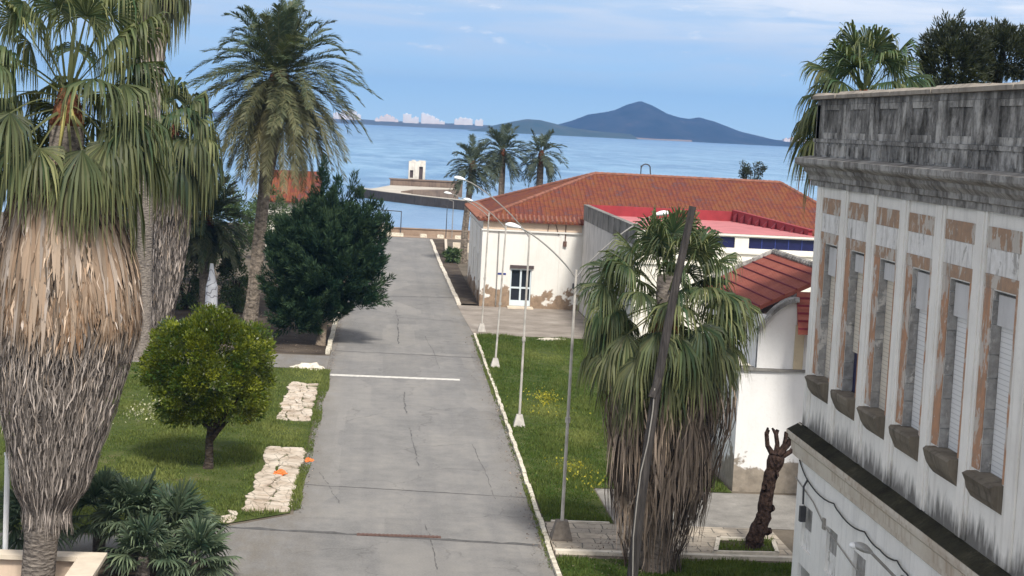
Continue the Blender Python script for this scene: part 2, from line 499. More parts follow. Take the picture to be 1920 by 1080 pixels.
def sooty(name, pale, dark, bias=0.0):
    m, n, b = new_mat(name)
    p = n.pos()
    v1 = n.noise(n.scale(p, (2.2, 2.2, 1.0)), 1.2, 7, 0.7, 0.5)
    v2 = n.noise(p, 0.8, 5, 0.6)
    f9 = n.noise(p, 11, 5, 0.7)
    v = n.math('ADD', n.math('ADD', n.math('MULTIPLY', v1, 0.55), n.math('MULTIPLY', v2, 0.3)), n.math('MULTIPLY', f9, 0.15))
    mid = tuple((a * 0.4 + c * 0.6) for a, c in zip(pale, dark))
    n.put(b.inputs['Base Color'], n.ramp(v, [(0.40 + bias, dark), (0.49 + bias, mid), (0.57 + bias, pale)]))
    b.inputs['Roughness'].default_value = 0.95
    b.inputs['Specular IOR Level'].default_value = 0.1
    n.put(b.inputs['Normal'], n.bump(n.math('ADD', f9, v1), 0.8, 0.04))
    return m


M['parapet'] = sooty('sooty_parapet', (0.46, 0.445, 0.42), (0.07, 0.066, 0.06), 0.01)
M['parapet_recess'] = sooty('sooty_recess', (0.42, 0.405, 0.38), (0.06, 0.057, 0.052), 0.025)
M['parapet_frame'] = sooty('sooty_frame', (0.52, 0.50, 0.465), (0.08, 0.075, 0.068), 0.0)
M['parapet_panel'] = plaster('grand_parapet_panel', (0.37, 0.36, 0.34), (0.10, 0.096, 0.09), 0.8, blotch=0.7, bump=0.8)
M['cornice'] = sooty('grand_cornice', (0.42, 0.405, 0.38), (0.13, 0.12, 0.11), -0.01)
M['cap'] = plaster('grand_coping', (0.36, 0.32, 0.27), (0.14, 0.12, 0.10), 0.6, blotch=0.7)
M['ledge_top'] = soil('mossy_ledge', (0.018, 0.017, 0.013), (0.045, 0.042, 0.028), (0.09, 0.08, 0.055), 2)
M['ledge_front'] = plaster('ledge_fascia', (0.62, 0.565, 0.48), (0.36, 0.27, 0.19), 0.65, blotch=0.55)


def worn(name, base, dark, under, lim=0.5):
    """brick-coloured trim whose colour has flaked off in hard-edged patches"""
    m, n, b = new_mat(name)
    p = n.pos()
    a = n.noise(n.scale(p, (1.5, 1.5, 0.8)), 1.6, 6, 0.7, 0.4)
    c = n.noise(p, 5, 5, 0.7)
    col = n.ramp(c, [(0.3, dark), (0.62, base)])
    col = n.mix(n.ramp(a, [(lim, 0.0), (lim + 0.035, 1.0)]), col, under)
    d = n.noise(n.scale(p, (4, 4, 0.5)), 1.3, 5, 0.65)
    col = n.mix(n.math('MULTIPLY', n.ramp(d, [(0.5, 0.0), (0.7, 1.0)]), 0.5), col, (0.22, 0.19, 0.16))
    n.put(b.inputs['Base Color'], col)
    b.inputs['Roughness'].default_value = 0.95
    n.put(b.inputs['Normal'], n.bump(n.math('ADD', a, c), 0.7, 0.03))
    return m


M['ochre'] = worn('ochre_brick', (0.45, 0.285, 0.18), (0.31, 0.215, 0.155), (0.56, 0.51, 0.45), 0.505)
M['ochre_jamb'] = worn('orange_jamb', (0.50, 0.265, 0.15), (0.36, 0.225, 0.15), (0.56, 0.50, 0.44), 0.50)
M['stone_jamb'] = worn('grey_jamb', (0.40, 0.385, 0.365), (0.22, 0.21, 0.20), (0.58, 0.55, 0.51), 0.55)
M['shutter_box'] = plaster('grey_shutter_box', (0.62, 0.61, 0.60), (0.34, 0.32, 0.30), 0.3)
M['panel_white'] = worn('white_panel', (0.85, 0.83, 0.80), (0.68, 0.66, 0.62), (0.46, 0.44, 0.41), 0.58)
M['sill'] = plaster('dark_stone_sill', (0.21, 0.18, 0.14), (0.06, 0.05, 0.04), 0.7, blotch=0.8, bump=0.8)


def shutter_mat(name, base):
    m, n, b = new_mat(name)
    z = n.sep(n.pos())[2]
    fr = n.math('FRACT', n.math('MULTIPLY', z, 1 / 0.085))
    ln = n.mrange(fr, 0.0, 0.22, 0.75, 0.0)
    col = n.mix(ln, base, tuple(x * 0.35 for x in base))
    col = n.mix(n.math('MULTIPLY', n.noise(n.pos(), 2.5, 4), 0.3), col, tuple(x * 0.7 for x in base))
    n.put(b.inputs['Base Color'], col)
    b.inputs['Roughness'].default_value = 0.6
    n.put(b.inputs['Normal'], n.bump(fr, 0.6, 0.02))
    return m


M['shutter'] = shutter_mat('roller_shutter', (0.85, 0.845, 0.83))
M['shutter_cream'] = shutter_mat('cream_roller_shutter', (0.74, 0.67, 0.56))


def graffiti_mat():
    m, n, b = new_mat('scribbled_white_paint')
    p = n.pos()
    nz = n.new('ShaderNodeTexNoise'); n.put(nz.inputs['Vector'], p); nz.inputs['Scale'].default_value = 1.7; nz.inputs['Detail'].default_value = 1
    l = n.math('ABSOLUTE', n.math('SUBTRACT', nz.outputs['Fac'], 0.5))
    mk = n.ramp(l, [(0.0, 1.0), (0.035, 0.0)])
    col = n.mix(mk, (0.66, 0.68, 0.72), (0.12, 0.12, 0.14))
    n.put(b.inputs['Base Color'], col)
    b.inputs['Roughness'].default_value = 0.7
    return m


M['graffiti'] = graffiti_mat()


def jetty_mat(name, c1, c2):
    return plaster(name, c1, c2, 0.6, blotch=0.6)


M['jetty_top'] = plain('bleached_concrete', (0.50, 0.46, 0.39), 0.9, 0, 0.12, 0.4)
M['jetty_dark'] = jetty_mat('dark_wet_concrete', (0.085, 0.07, 0.06), (0.025, 0.022, 0.02))
M['jetty_brown'] = jetty_mat('brown_concrete_wall', (0.22, 0.16, 0.12), (0.08, 0.06, 0.05))
M['hut'] = plaster('ruined_white_wall', (0.72, 0.68, 0.60), (0.30, 0.26, 0.22), 0.4, blotch=0.5)
M['far_white'] = plain('far_white_walls', (0.92, 0.89, 0.84), 0.9, 0, 0.06, 0.05)
M['far_pink'] = plain('far_pink_walls', (0.90, 0.70, 0.58), 0.9, 0, 0.08, 0.05)
M['island'] = soil('island_scrub', (0.016, 0.022, 0.022), (0.04, 0.042, 0.042), (0.085, 0.07, 0.065), 0.03)
M['island_near'] = soil('green_hill_scrub', (0.04, 0.06, 0.03), (0.075, 0.085, 0.045), (0.13, 0.12, 0.08), 0.03)


# ------------------------------------------------------------------ object helpers
def thing(name, label, cat, loc=(0, 0, 0), group=None):
    o = bpy.data.objects.new(name, None)
    o.empty_display_size = 0.3
    COL.objects.link(o)
    o.location = loc
    o['label'] = label; o['category'] = cat
    if group:
        o['group'] = group
    return o


def tag(o, label=None, cat=None, group=None, kind=None):
    for k, v in (('label', label), ('category', cat), ('group', group), ('kind', kind)):
        if v:
            o[k] = v
    return o


def root_off(parent):
    v = Vector((0, 0, 0))
    while parent is not None:
        v += Vector(parent.location)
        parent = parent.parent
    return v


def link_mesh(name, verts, faces, mats, parent=None, smooth=False, var=None, mi=None, loc=None):
    """verts are WORLD coordinates (numpy Nx3); stored relative to the thing's base"""
    verts = np.asarray(verts, dtype=np.float32).reshape(-1, 3)
    off = np.array(root_off(parent)) if parent is not None else np.array(loc if loc is not None else (0, 0, 0))
    v = verts - off.astype(np.float32)
    me = bpy.data.meshes.new(name)
    if isinstance(faces, np.ndarray):
        k = faces.shape[1]
        me.vertices.add(len(v)); me.vertices.foreach_set('co', v.ravel())
        me.loops.add(faces.size); me.loops.foreach_set('vertex_index', faces.astype(np.int32).ravel())
        me.polygons.add(len(faces))
        me.polygons.foreach_set('loop_start', np.arange(0, faces.size, k, dtype=np.int32))
        me.polygons.foreach_set('loop_total', np.full(len(faces), k, dtype=np.int32))
        me.update(calc_edges=True)
    else:
        me.from_pydata(v.tolist(), [], faces)
    if not isinstance(mats, (list, tuple)):
        mats = [mats]
    for m in mats:
        me.materials.append(m)
    if mi is not None:
        me.polygons.foreach_set('material_index', np.asarray(mi, dtype=np.int32))
    if smooth:
        me.polygons.foreach_set('use_smooth', np.ones(len(me.polygons), dtype=bool))
    if var is not None:
        ca = me.color_attributes.new('Var', 'FLOAT_COLOR', 'POINT')
        c = np.ones((len(v), 4), dtype=np.float32)
        c[:, :var.shape[1]] = var
        ca.data.foreach_set('color', c.ravel())
    me.validate()
    o = bpy.data.objects.new(name, me)
    COL.objects.link(o)
    if parent is not None:
        o.parent = parent
    elif loc is not None:
        o.location = loc
    return o


class MB:
    """collects simple shapes in world coordinates; build() links ONE mesh object"""
    def __init__(s):
        s.v = []; s.f = []; s.m = []; s.cur = 0

    def face(s, pts):
        k = len(s.v)
        s.v += [tuple(p) for p in pts]
        s.f.append(tuple(range(k, k + len(pts)))); s.m.append(s.cur)

    def box(s, x0, x1, y0, y1, z0, z1, ch=0.0):
        k = len(s.v)
        s.v += [(x0, y0, z0), (x1, y0, z0), (x1, y1, z0), (x0, y1, z0), (x0, y0, z1), (x1, y0, z1), (x1, y1, z1), (x0, y1, z1)]
        for q in ((0, 3, 2, 1), (4, 5, 6, 7), (0, 1, 5, 4), (1, 2, 6, 5), (2, 3, 7, 6), (3, 0, 4, 7)):
            s.f.append(tuple(k + i for i in q)); s.m.append(s.cur)
        return s

    def prism(s, poly, z0, z1):
        """poly = list of (x,y) counter-clockwise; z0,z1 may be lists"""
        nn = len(poly)
        k = len(s.v)
        Z0 = z0 if isinstance(z0, (list, tuple)) else [z0] * nn
        Z1 = z1 if isinstance(z1, (list, tuple)) else [z1] * nn
        s.v += [(p[0], p[1], a) for p, a in zip(poly, Z0)] + [(p[0], p[1], a) for p, a in zip(poly, Z1)]
        s.f.append(tuple(k + i for i in reversed(range(nn)))); s.m.append(s.cur)
        s.f.append(tuple(k + nn + i for i in range(nn))); s.m.append(s.cur)
        for i in range(nn):
            j = (i + 1) % nn
            s.f.append((k + i, k + j, k + nn + j, k + nn + i)); s.m.append(s.cur)
        return s

    def extrude(s, prof, axis, a0, a1):
        """profile of (u,z) swept along axis 'Y' (u = x) or 'X' (u = y)"""
        nn = len(prof)
        k = len(s.v)
        for a in (a0, a1):
            for u, z in prof:
                s.v.append((u, a, z) if axis == 'Y' else (a, u, z))
        for i in range(nn):
            j = (i + 1) % nn
            s.f.append((k + i, k + j, k + nn + j, k + nn + i)); s.m.append(s.cur)
        s.f.append(tuple(k + i for i in range(nn))); s.m.append(s.cur)
        s.f.append(tuple(k + nn + i for i in reversed(range(nn)))); s.m.append(s.cur)
        return s

    def tube(s, pts, rad, seg=8, caps=True):
        pts = [Vector(p) for p in pts]
        rad = rad if isinstance(rad, (list, tuple)) else [rad] * len(pts)
        k = len(s.v)
        for i, p in enumerate(pts):
            t = (pts[min(i + 1, len(pts) - 1)] - pts[max(i - 1, 0)]).normalized()
            a = t.cross(Vector((0, 1, 0)) if abs(t.y) < 0.9 else Vector((1, 0, 0))).normalized()
            b = t.cross(a)
            for q in range(seg):
                an = 2 * math.pi * q / seg
                s.v.append(tuple(p + (a * math.cos(an) + b * math.sin(an)) * rad[i]))
        for i in range(len(pts) - 1):
            for q in range(seg):
                q2 = (q + 1) % seg
                s.f.append((k + i * seg + q, k + i * seg + q2, k + (i + 1) * seg + q2, k + (i + 1) * seg + q)); s.m.append(s.cur)
        if caps:
            s.f.append(tuple(k + q for q in range(seg))); s.m.append(s.cur)
            e = k + (len(pts) - 1) * seg
            s.f.append(tuple(e + q for q in reversed(range(seg)))); s.m.append(s.cur)
        return s

    def build(s, name, mats, parent=None, smooth=False, loc=None):
        return link_mesh(name, s.v, s.f, mats, parent, smooth, mi=s.m, loc=loc)


def struct(name, mb, m, **kw):
    o = mb.build(name, m, **kw)
    o['kind'] = 'structure'
    return o


def wall_grid(mb, plane, c, u0, u1, z0, z1, holes, depth=0.2, sign=-1):
    """a wall in the plane X=c ('X') or Y=c ('Y') with rectangular holes; the reveals run inward (sign = outward direction of the axis)"""
    us = sorted({u0, u1, *[h[0] for h in holes], *[h[1] for h in holes]})
    zs = sorted({z0, z1, *[h[2] for h in holes], *[h[3] for h in holes]})
    P = (lambda u, z, d=0.0: (c - sign * d, u, z)) if plane == 'X' else (lambda u, z, d=0.0: (u, c - sign * d, z))
    for a, b in zip(us, us[1:]):
        for e, g in zip(zs, zs[1:]):
            um, zm = (a + b) / 2, (e + g) / 2
            if any(h[0] < um < h[1] and h[2] < zm < h[3] for h in holes):
                continue
            mb.face([P(a, e), P(b, e), P(b, g), P(a, g)])
    for h in holes:
        a, b, e, g = h[:4]
        mb.face([P(a, e), P(a, g), P(a, g, depth), P(a, e, depth)])
        mb.face([P(b, e), P(b, g), P(b, g, depth), P(b, e, depth)])
        mb.face([P(a, e), P(b, e), P(b, e, depth), P(a, e, depth)])
        mb.face([P(a, g), P(b, g), P(b, g, depth), P(a, g, depth)])


# ------------------------------------------------------------------ foliage generators (numpy)
def nrm(v):
    return v / np.maximum(np.linalg.norm(v, axis=-1, keepdims=True), 1e-9)


class Leaves:
    """collects quads with a Var colour per vertex"""
    def __init__(s):
        s.V = []; s.F = []; s.C = []; s.k = 0

    def add(s, V, F, C):
        s.V.append(V.reshape(-1, 3)); s.C.append(C.reshape(-1, C.shape[-1])); s.F.append(F.reshape(-1, 4) + s.k)
        s.k += V.reshape(-1, 3).shape[0]

    def build(s, name, m, parent=None, smooth=False, loc=None):
        V = np.concatenate(s.V); F = np.concatenate(s.F); C = np.concatenate(s.C)
        return link_mesh(name, V, F, m, parent, smooth, var=np.clip(C, 0, 1), loc=loc)


def quads(L, c, ax, sd, ln, wd, var, fold=0.0):
    """diamond leaves: c (N,3) base, ax (N,3) unit axis, sd (N,3) unit side; ln,wd (N,)"""
    n_ = len(c)
    V = np.zeros((n_, 4, 3))
    V[:, 0] = c
    mid = c + ax * (ln * 0.45)[:, None]
    up = np.cross(ax, sd)
    V[:, 1] = mid + sd * (wd * 0.5)[:, None] + up * (wd * fold)[:, None]
    V[:, 2] = c + ax * ln[:, None]
    V[:, 3] = mid - sd * (wd * 0.5)[:, None] + up * (wd * fold)[:, None]
    F = np.arange(n_ * 4).reshape(n_, 4)
    C = np.repeat(var[:, None, :], 4, axis=1)
    L.add(V, F, C)


def ribbons(L, P, Wd, side, var):
    """P (N,K,3) centre lines, Wd (N,K) widths, side (N,3) or (N,K,3)"""
    n_, k = P.shape[:2]
    if side.ndim == 2:
        side = np.repeat(side[:, None, :], k, axis=1)
    V = np.zeros((n_, k, 2, 3))
    V[:, :, 0] = P - side * (Wd * 0.5)[..., None]
    V[:, :, 1] = P + side * (Wd * 0.5)[..., None]
    idx = np.arange(n_ * k * 2).reshape(n_, k, 2)
    F = np.stack([idx[:, :-1, 0], idx[:, :-1, 1], idx[:, 1:, 1], idx[:, 1:, 0]], axis=-1)
    if var.ndim == 2:
        var = np.repeat(var[:, None, :], k, axis=1)
    C = np.repeat(var[:, :, None, :], 2, axis=2)
    L.add(V, F, C)


def fan_leaf(L, Pt, rng, base, az, el, petL, Rb, nseg=34, droop=1.0, hue=0.3, bright=0.5, spread=2.1, fold=0.25, split=0.45):
    """costapalmate leaf: a petiole that sags, then a pleated fan whose tips droop"""
    d0 = np.array([math.cos(el) * math.sin(az), math.cos(el) * math.cos(az), math.sin(el)])
    ts = np.linspace(0, 1, 6)
    pts = base + d0[None] * (ts * petL)[:, None]
    pts[:, 2] -= droop * 0.28 * petL * ts ** 2 * max(0.15, math.cos(el))
    t = nrm(pts[-1] - pts[-2])
    hz = np.array([math.cos(az), -math.sin(az), 0.0])
    roll = rng.normal(0, 0.35)
    s = nrm(hz - t * np.dot(hz, t))
    nn = np.cross(s, t)
    s, nn = s * math.cos(roll) + nn * math.sin(roll), nn * math.cos(roll) - s * math.sin(roll)
    if Pt is not None:
        wp = np.linspace(0.07, 0.035, 6)[None] * (Rb / 1.1)
        ribbons(Pt, pts[None], wp, s[None], np.tile([[min(1, hue + 0.25), 0.42]], (1, 1)))
    a = np.linspace(-spread, spread, nseg) + rng.normal(0, 0.02, nseg)
    fr = np.array([0.0, 0.3, 0.55, 0.8, 1.0])
    ln = Rb * (0.62 + 0.38 * np.cos(a * 0.62)) * rng.uniform(0.88, 1.08, nseg)
    dirs = np.cos(a)[:, None] * t[None] + np.sin(a)[:, None] * s[None] - (np.abs(np.sin(a)) * fold)[:, None] * nn[None]
    dirs = nrm(dirs)
    P = pts[-1][None, None] + dirs[:, None, :] * (ln[:, None] * fr[None])[..., None]
    g = np.where(fr > split, (fr - split) / (1 - split), 0) ** 1.6
    sag = (ln * droop * rng.uniform(0.25, 0.75, nseg))[:, None] * g[None] + (ln * 0.12 * droop)[:, None] * fr[None] ** 2
    P[..., 2] -= sag
    # hanging tips draw in a little
    P[..., :2] -= (dirs[:, None, :2] * (ln[:, None] * g[None] * 0.30 * droop)[..., None])
    da = 2 * spread / nseg
    w = 2 * ln[:, None] * fr[None] * math.tan(da / 2) * 1.08
    wmax = w[:, 2:3]
    w = np.concatenate([w[:, :3], wmax * 0.62, wmax * 0.10], axis=1)
    w[:, 0] = 0.012
    side = nrm(-np.sin(a)[:, None] * t[None] + np.cos(a)[:, None] * s[None])
    tilt = np.where(np.arange(nseg) % 2 == 0, 0.55, -0.55)          # pleats
    side = nrm(side + nn[None] * tilt[:, None])
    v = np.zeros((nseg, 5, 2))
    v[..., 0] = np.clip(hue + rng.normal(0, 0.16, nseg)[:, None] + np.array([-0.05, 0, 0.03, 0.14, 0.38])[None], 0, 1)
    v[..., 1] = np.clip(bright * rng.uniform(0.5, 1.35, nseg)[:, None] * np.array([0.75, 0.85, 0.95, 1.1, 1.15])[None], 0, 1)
    ribbons(L, P, w, side, v)


def skirt(L, rng, prof, n_, ln=(0.7, 1.5), wd=(0.04, 0.13), hue_f=None, flare=0.12, messy=0.06, fine=None):
    """dead leaves hanging down a trunk; prof = list of (z, cx, cy, radius) from the top down"""
    prof = np.array(prof)
    zt = prof[:, 0]
    z = rng.uniform(zt.min(), zt.max(), n_)
    th = rng.uniform(0, 2 * math.pi, n_)
    inter = lambda zz, c: np.interp(zz, zt[::-1], prof[::-1, c])
    l = rng.uniform(*ln, n_)
    K = 5
    fr = np.linspace(0, 1, K)
    P = np.zeros((n_, K, 3))
    lay = rng.uniform(-0.16, 0.05, n_)
    tw = rng.normal(0, messy, n_)
    fz = np.ones(n_)
    if fine is not None:
        fz = np.interp(z - l * 0.5, [fine - 0.5, fine + 0.5], [0.0, 1.0])
        tw *= 0.75 + 0.25 * fz
        l = l * (0.55 + 0.45 * fz)
    for k in range(K):
        zz = z - l * fr[k]
        r = inter(np.maximum(zz, zt.min()), 3) + lay + flare * (fr[k] - 0.15) ** 2 * rng.uniform(0.0, 1.6, n_) * (0.3 + 0.7 * (fz if fine is not None else 1.0))
        tk = th + tw * fr[k] + rng.normal(0, 0.012, n_)
        r = r + rng.normal(0, 0.018, n_) * (0.8 + 0.2 * fz)
        P[:, k, 0] = inter(zz, 1) + np.sin(tk) * r
        P[:, k, 1] = inter(zz, 2) + np.cos(tk) * r
        P[:, k, 2] = zz
    w0 = rng.uniform(*wd, n_) * (0.45 + 0.55 * fz)
    Wd = w0[:, None] * np.array([0.55, 0.9, 1.0, 0.75, 0.12])[None]
    tang = np.stack([np.cos(th), -np.sin(th), np.zeros(n_)], -1)
    rad = np.stack([np.sin(th), np.cos(th), np.zeros(n_)], -1)
    tl = rng.normal(0, 0.7, n_)
    side = nrm(tang * np.cos(tl)[:, None] + rad * np.sin(tl)[:, None])
    v = np.zeros((n_, K, 2))
    h = hue_f(z) if hue_f else np.full(n_, 0.4)
    v[..., 0] = np.clip(h[:, None] + rng.normal(0, 0.12, n_)[:, None], 0, 1)
    v[..., 1] = np.clip(rng.normal(0.43, 0.25, n_)[:, None] * np.array([0.8, 0.95, 1.0, 1.1, 1.05])[None], 0.15, 0.95)
    ribbons(L, P, Wd, side, v)


def trunk_loft(prof, seg=20, rng=None, rough=0.0):
    """closed tapered trunk from (z,cx,cy,r) rings"""
    V = []; F = []
    for i, (z, cx, cy, r) in enumerate(prof):
        for q in range(seg):
            a = 2 * math.pi * q / seg
            rr = r * (1 + (rng.uniform(-rough, rough) if rng is not None else 0))
            V.append((cx + rr * math.sin(a), cy + rr * math.cos(a), z))
    for i in range(len(prof) - 1):
        for q in range(seg):
            q2 = (q + 1) % seg
            F.append((i * seg + q, i * seg + q2, (i + 1) * seg + q2, (i + 1) * seg + q))
    F.append(tuple(range(seg))); F.append(tuple((len(prof) - 1) * seg + q for q in range(seg)))
    return V, F


def feather_frond(L, Ra, rng, base, az, el, ln, sag, nl=34, lw=0.055, ll=0.55, hue=0.3, bright=0.5, vee=0.6):
    """pinnate date-palm frond"""
    K = 12
    ts = np.linspace(0, 1, K)
    d0 = np.array([math.cos(el) * math.sin(az), math.cos(el) * math.cos(az), math.sin(el)])
    pts = base + d0[None] * (ts * ln)[:, None]
    pts[:, 2] -= sag * ln * ts ** 2.1
    hz = np.array([math.sin(az), math.cos(az), 0])
    pts[:, :2] -= hz[None, :2] * (0.22 * sag * ln * ts ** 3)[:, None]
    side0 = np.array([math.cos(az), -math.sin(az), 0.0])
    wob = rng.normal(0, 0.12)
    pts[:, :2] += side0[None, :2] * (wob * ln * ts ** 2)[:, None]
    ribbons(Ra, pts[None], (np.linspace(0.09, 0.02, K))[None], side0[None], np.array([[min(1, hue + 0.3), bright]]))
    tt = np.linspace(0.12, 1.0, nl)
    px = np.stack([np.interp(tt, ts, pts[:, i]) for i in range(3)], -1)
    e = 0.02
    tg = nrm(np.stack([np.interp(np.minimum(tt + e, 1), ts, pts[:, i]) - np.interp(tt - e, ts, pts[:, i]) for i in range(3)], -1))
    sd = nrm(side0[None] - tg * (tg @ side0)[:, None])
    up = np.cross(sd, tg)
    up = np.where(up[:, 2:3] < 0, -up, up)
    for sg in (-1, 1):
        m_ = nl
        fwd = 0.75 + 0.5 * tt
        d = nrm(sd * sg + tg * fwd[:, None] + up * (vee * rng.uniform(0.3, 1.3, m_))[:, None] + rng.normal(0, 0.10, (m_, 3)))
        l2 = ll * (0.45 + 0.75 * np.sin(np.pi * np.clip(tt * 0.86 + 0.1, 0, 1))) * rng.uniform(0.8, 1.15, m_)
        wide = nrm(np.cross(d, up) + rng.normal(0, 0.35, (m_, 3)))
        P = np.stack([px, px + d * (l2 * 0.55)[:, None], px + d * l2[:, None]], axis=1)
        P[:, 1, 2] -= 0.04 * l2; P[:, 2, 2] -= 0.22 * l2
        v = np.zeros((m_, 2)); v[:, 0] = np.clip(hue + rng.normal(0, 0.1, m_), 0, 1); v[:, 1] = np.clip(bright * rng.uniform(0.75, 1.25, m_), 0, 1)
        ribbons(L, P, lw * np.array([0.7, 1.0, 0.12])[None] * np.ones((m_, 1)), wide, v)


def rand_dirs(rng, n_):
    v = rng.normal(0, 1, (n_, 3))
    return nrm(v)


def leaf_crown(L, rng, cen, rad, ncl, per, clr, lsz, hue=0.4, up_bias=0.2, shell=(0.55, 1.0), lump=0.18, flat_bottom=None, aspect=0.45):
    """many leaf-sized faces in clumps through the crown's volume"""
    cen = np.array(cen, float); rad = np.array(rad, float)
    d = rand_dirs(rng, ncl)
    ph = rng.uniform(0, 6.28, 6)
    bump = 1 + lump * (np.sin(d[:, 0] * 5 + ph[0]) * np.sin(d[:, 2] * 5 + ph[1]) + 0.6 * np.sin(d[:, 1] * 8 + ph[2]) * np.cos(d[:, 0] * 9 + ph[3]))
    rr = shell[0] + (shell[1] - shell[0]) * rng.uniform(0, 1, ncl) ** 0.5
    cc = cen + d * rad * (rr * bump)[:, None]
    if flat_bottom is not None:
        cc[:, 2] = np.maximum(cc[:, 2], flat_bottom + rng.uniform(0, 0.4, ncl))
    ch = np.clip(hue + rng.normal(0, 0.22, ncl), 0, 1)
    cb = np.clip(rng.normal(0.5, 0.13, ncl), 0.2, 0.85)
    cs = clr * rng.uniform(0.6, 1.35, ncl)
    i = np.repeat(np.arange(ncl), per)
    n_ = len(i)
    o = rand_dirs(rng, n_) * (rng.uniform(0, 1, n_) ** 0.45)[:, None]
    p = cc[i] + o * cs[i][:, None] * np.array([1, 1, 0.8])
    ax = nrm(o * 0.8 + d[i] * 0.7 + np.array([0, 0, up_bias]) + rng.normal(0, 0.45, (n_, 3)))
    sd = nrm(np.cross(ax, rand_dirs(rng, n_)))
    s = lsz * rng.uniform(0.6, 1.35, n_)
    v = np.stack([np.clip(ch[i] + rng.normal(0, 0.12, n_), 0, 1), np.clip(cb[i] * rng.uniform(0.8, 1.2, n_), 0, 1)], -1)
    quads(L, p, ax, sd, s, s * aspect, v, 0.12)


def rng_(s):
    return np.random.default_rng(s)

# ================================================================== GROUND, ROADS, SEA
def sheet(name, poly, z, m, thick=None):
    mb = MB()
    mb.face([(x, y, z) for x, y in poly])
    return struct(name, mb, m)


mb = MB()
ys = [-60, 196, 197.5, 201]
zs = [0, 0, -0.4, -1.6]
for (a, b), (c, d) in zip(zip(ys, ys[1:]), zip(zs, zs[1:])):
    mb.face([(-500, a, c), (500, a, c), (500, b, d), (-500, b, d)])
struct('ground', mb, M['ground'])

mb = MB()
xs_ = [-3200, -600, -60, 60, 600, 4200]
yy_ = [196.5, 230, 300, 500, 1200, 3000, 5190]
for xa, xb in zip(xs_, xs_[1:]):
    for ya, yb in zip(yy_, yy_[1:]):
        mb.face([(xa, ya, -1), (xb, ya, -1), (xb, yb, -1), (xa, yb, -1)])
struct('sea', mb, M['sea'])

# road edges follow the kerb's slight bend
EDGE = [(5.10, 20), (5.13, 46.7), (5.22, 55), (5.34, 65), (5.47, 79.9), (5.56, 93), (5.60, 100.5), (5.33, 116), (5.18, 140), (5.10, 154), (5.14, 184)]


def edge_x(y):
    return float(np.interp(y, [e[1] for e in EDGE], [e[0] for e in EDGE]))


left = [(-2.25, 184), (-2.25, 52.77), (-4.3, 50.72), (-5.6, 49.4), (-14, 49.2), (-14, 46.9), (-5.5, 46.9), (-4.2, 45.6), (-4.0, 20)]
sheet('road', left + [(x, y) for x, y in EDGE], 0.008, M['asphalt'])
sheet('left_side_path', [(-16, 84.0), (-2.27, 84.2), (-2.27, 89.0), (-16, 88.6)], 0.012, M['asphalt_path'])
sheet('plaza', [(5.62, 100.75), (5.4, 112), (5.35, 116.9), (13.4, 116.9), (13.4, 100.75)], 0.012, M['concrete'])
sheet('painted_shade_soil_bed', [(-16, 89.2), (-2.5, 89.4), (-2.5, 128), (-16, 128)], 0.008, M['soil'])  # left bed soil; its dark tone also paints in the cypress shade
sheet('verge_soil', [(5.5, 117.2), (6.7, 117.2), (6.7, 182), (5.35, 182)], 0.10, M['soil'])
sheet('gravel_yard', [(7.6, 52.95), (16, 52.95), (16, 58.2), (7.6, 58.2)], 0.012, M['gravel'])
sheet('right_lawn_ground', [(5.42, 52.9), (7.55, 52.9), (7.55, 58.2), (12.3, 58.2), (12.3, 70), (13.3, 70), (13.3, 100.6), (5.72, 100.6), (5.62, 90), (5.55, 79)], 0.03, M['lawn'])
sheet('near_lawn_ground', [(5.30, 30), (9.9, 30), (9.9, 41.5), (13, 41.5), (13, 48.6), (5.32, 48.35)], 0.03, M['lawn'])
sheet('left_lawn_ground', [(-2.35, 83.9), (-2.35, 52.9), (-4.35, 50.95), (-5.7, 49.6), (-14, 49.5), (-22, 60), (-22, 83.8)], 0.03, M['lawn'])
sheet('palm_bed_ground', [(-4.4, 30), (-4.4, 45.5), (-5.6, 46.7), (-16, 46.7), (-16, 30)], 0.02, M['soil'])
sheet('promenade', [(-12, 184.2), (40, 184.2), (40, 195.5), (-12, 195.5)], 0.012, M['sand'])

# paved walk beside the near lamp post with its edging
mb = MB().prism([(5.33, 49.15), (12.4, 49.3), (12.4, 52.75), (5.40, 52.7)], 0.0, 0.06)
struct('slab_walk', mb, M['slabs'])
mb = MB()
mb.box(5.36, 12.4, 48.86, 49.10, 0.0, 0.11); mb.box(5.6, 7.4, 52.76, 52.88, 0.0, 0.09)
struct('walk_edging', mb, M['stone_pale'])

# worn white bar across the road, tarred joints, rusty drain
mb = MB()
xx = np.linspace(-2.05, 4.05, 24)
g = rng_(3)
for a, b in zip(xx, xx[1:]):
    mb.face([(a, 82.1 + g.uniform(-.05, .05), 0.013), (b, 82.1 + g.uniform(-.05, .05), 0.013), (b, 82.66, 0.013), (a, 82.66, 0.013)])
struct('white_road_line', mb, M['worn_paint'])
mb = MB()
def joint(x0, y0, x1, y1, w, seed):
    g = rng_(seed)
    k = 26
    t = np.linspace(0, 1, k)
    y = y0 + (y1 - y0) * t + np.cumsum(g.normal(0, 0.015, k))
    x = x0 + (x1 - x0) * t
    ww = w * g.uniform(0.4, 1.3, k)
    for i in range(k - 1):
        mb.face([(x[i], y[i], 0.013), (x[i + 1], y[i + 1], 0.013), (x[i + 1], y[i + 1] + ww[i + 1], 0.013), (x[i], y[i] + ww[i], 0.013)])
joint(-4.3, 50.75, 5.0, 49.7, 0.26, 1)
joint(-2.2, 57.2, 5.2, 56.3, 0.09, 2)
joint(-2.2, 91.0, 5.5, 90.6, 0.2, 7)
joint(-2.2, 120.5, 5.2, 121.6, 0.35, 9)
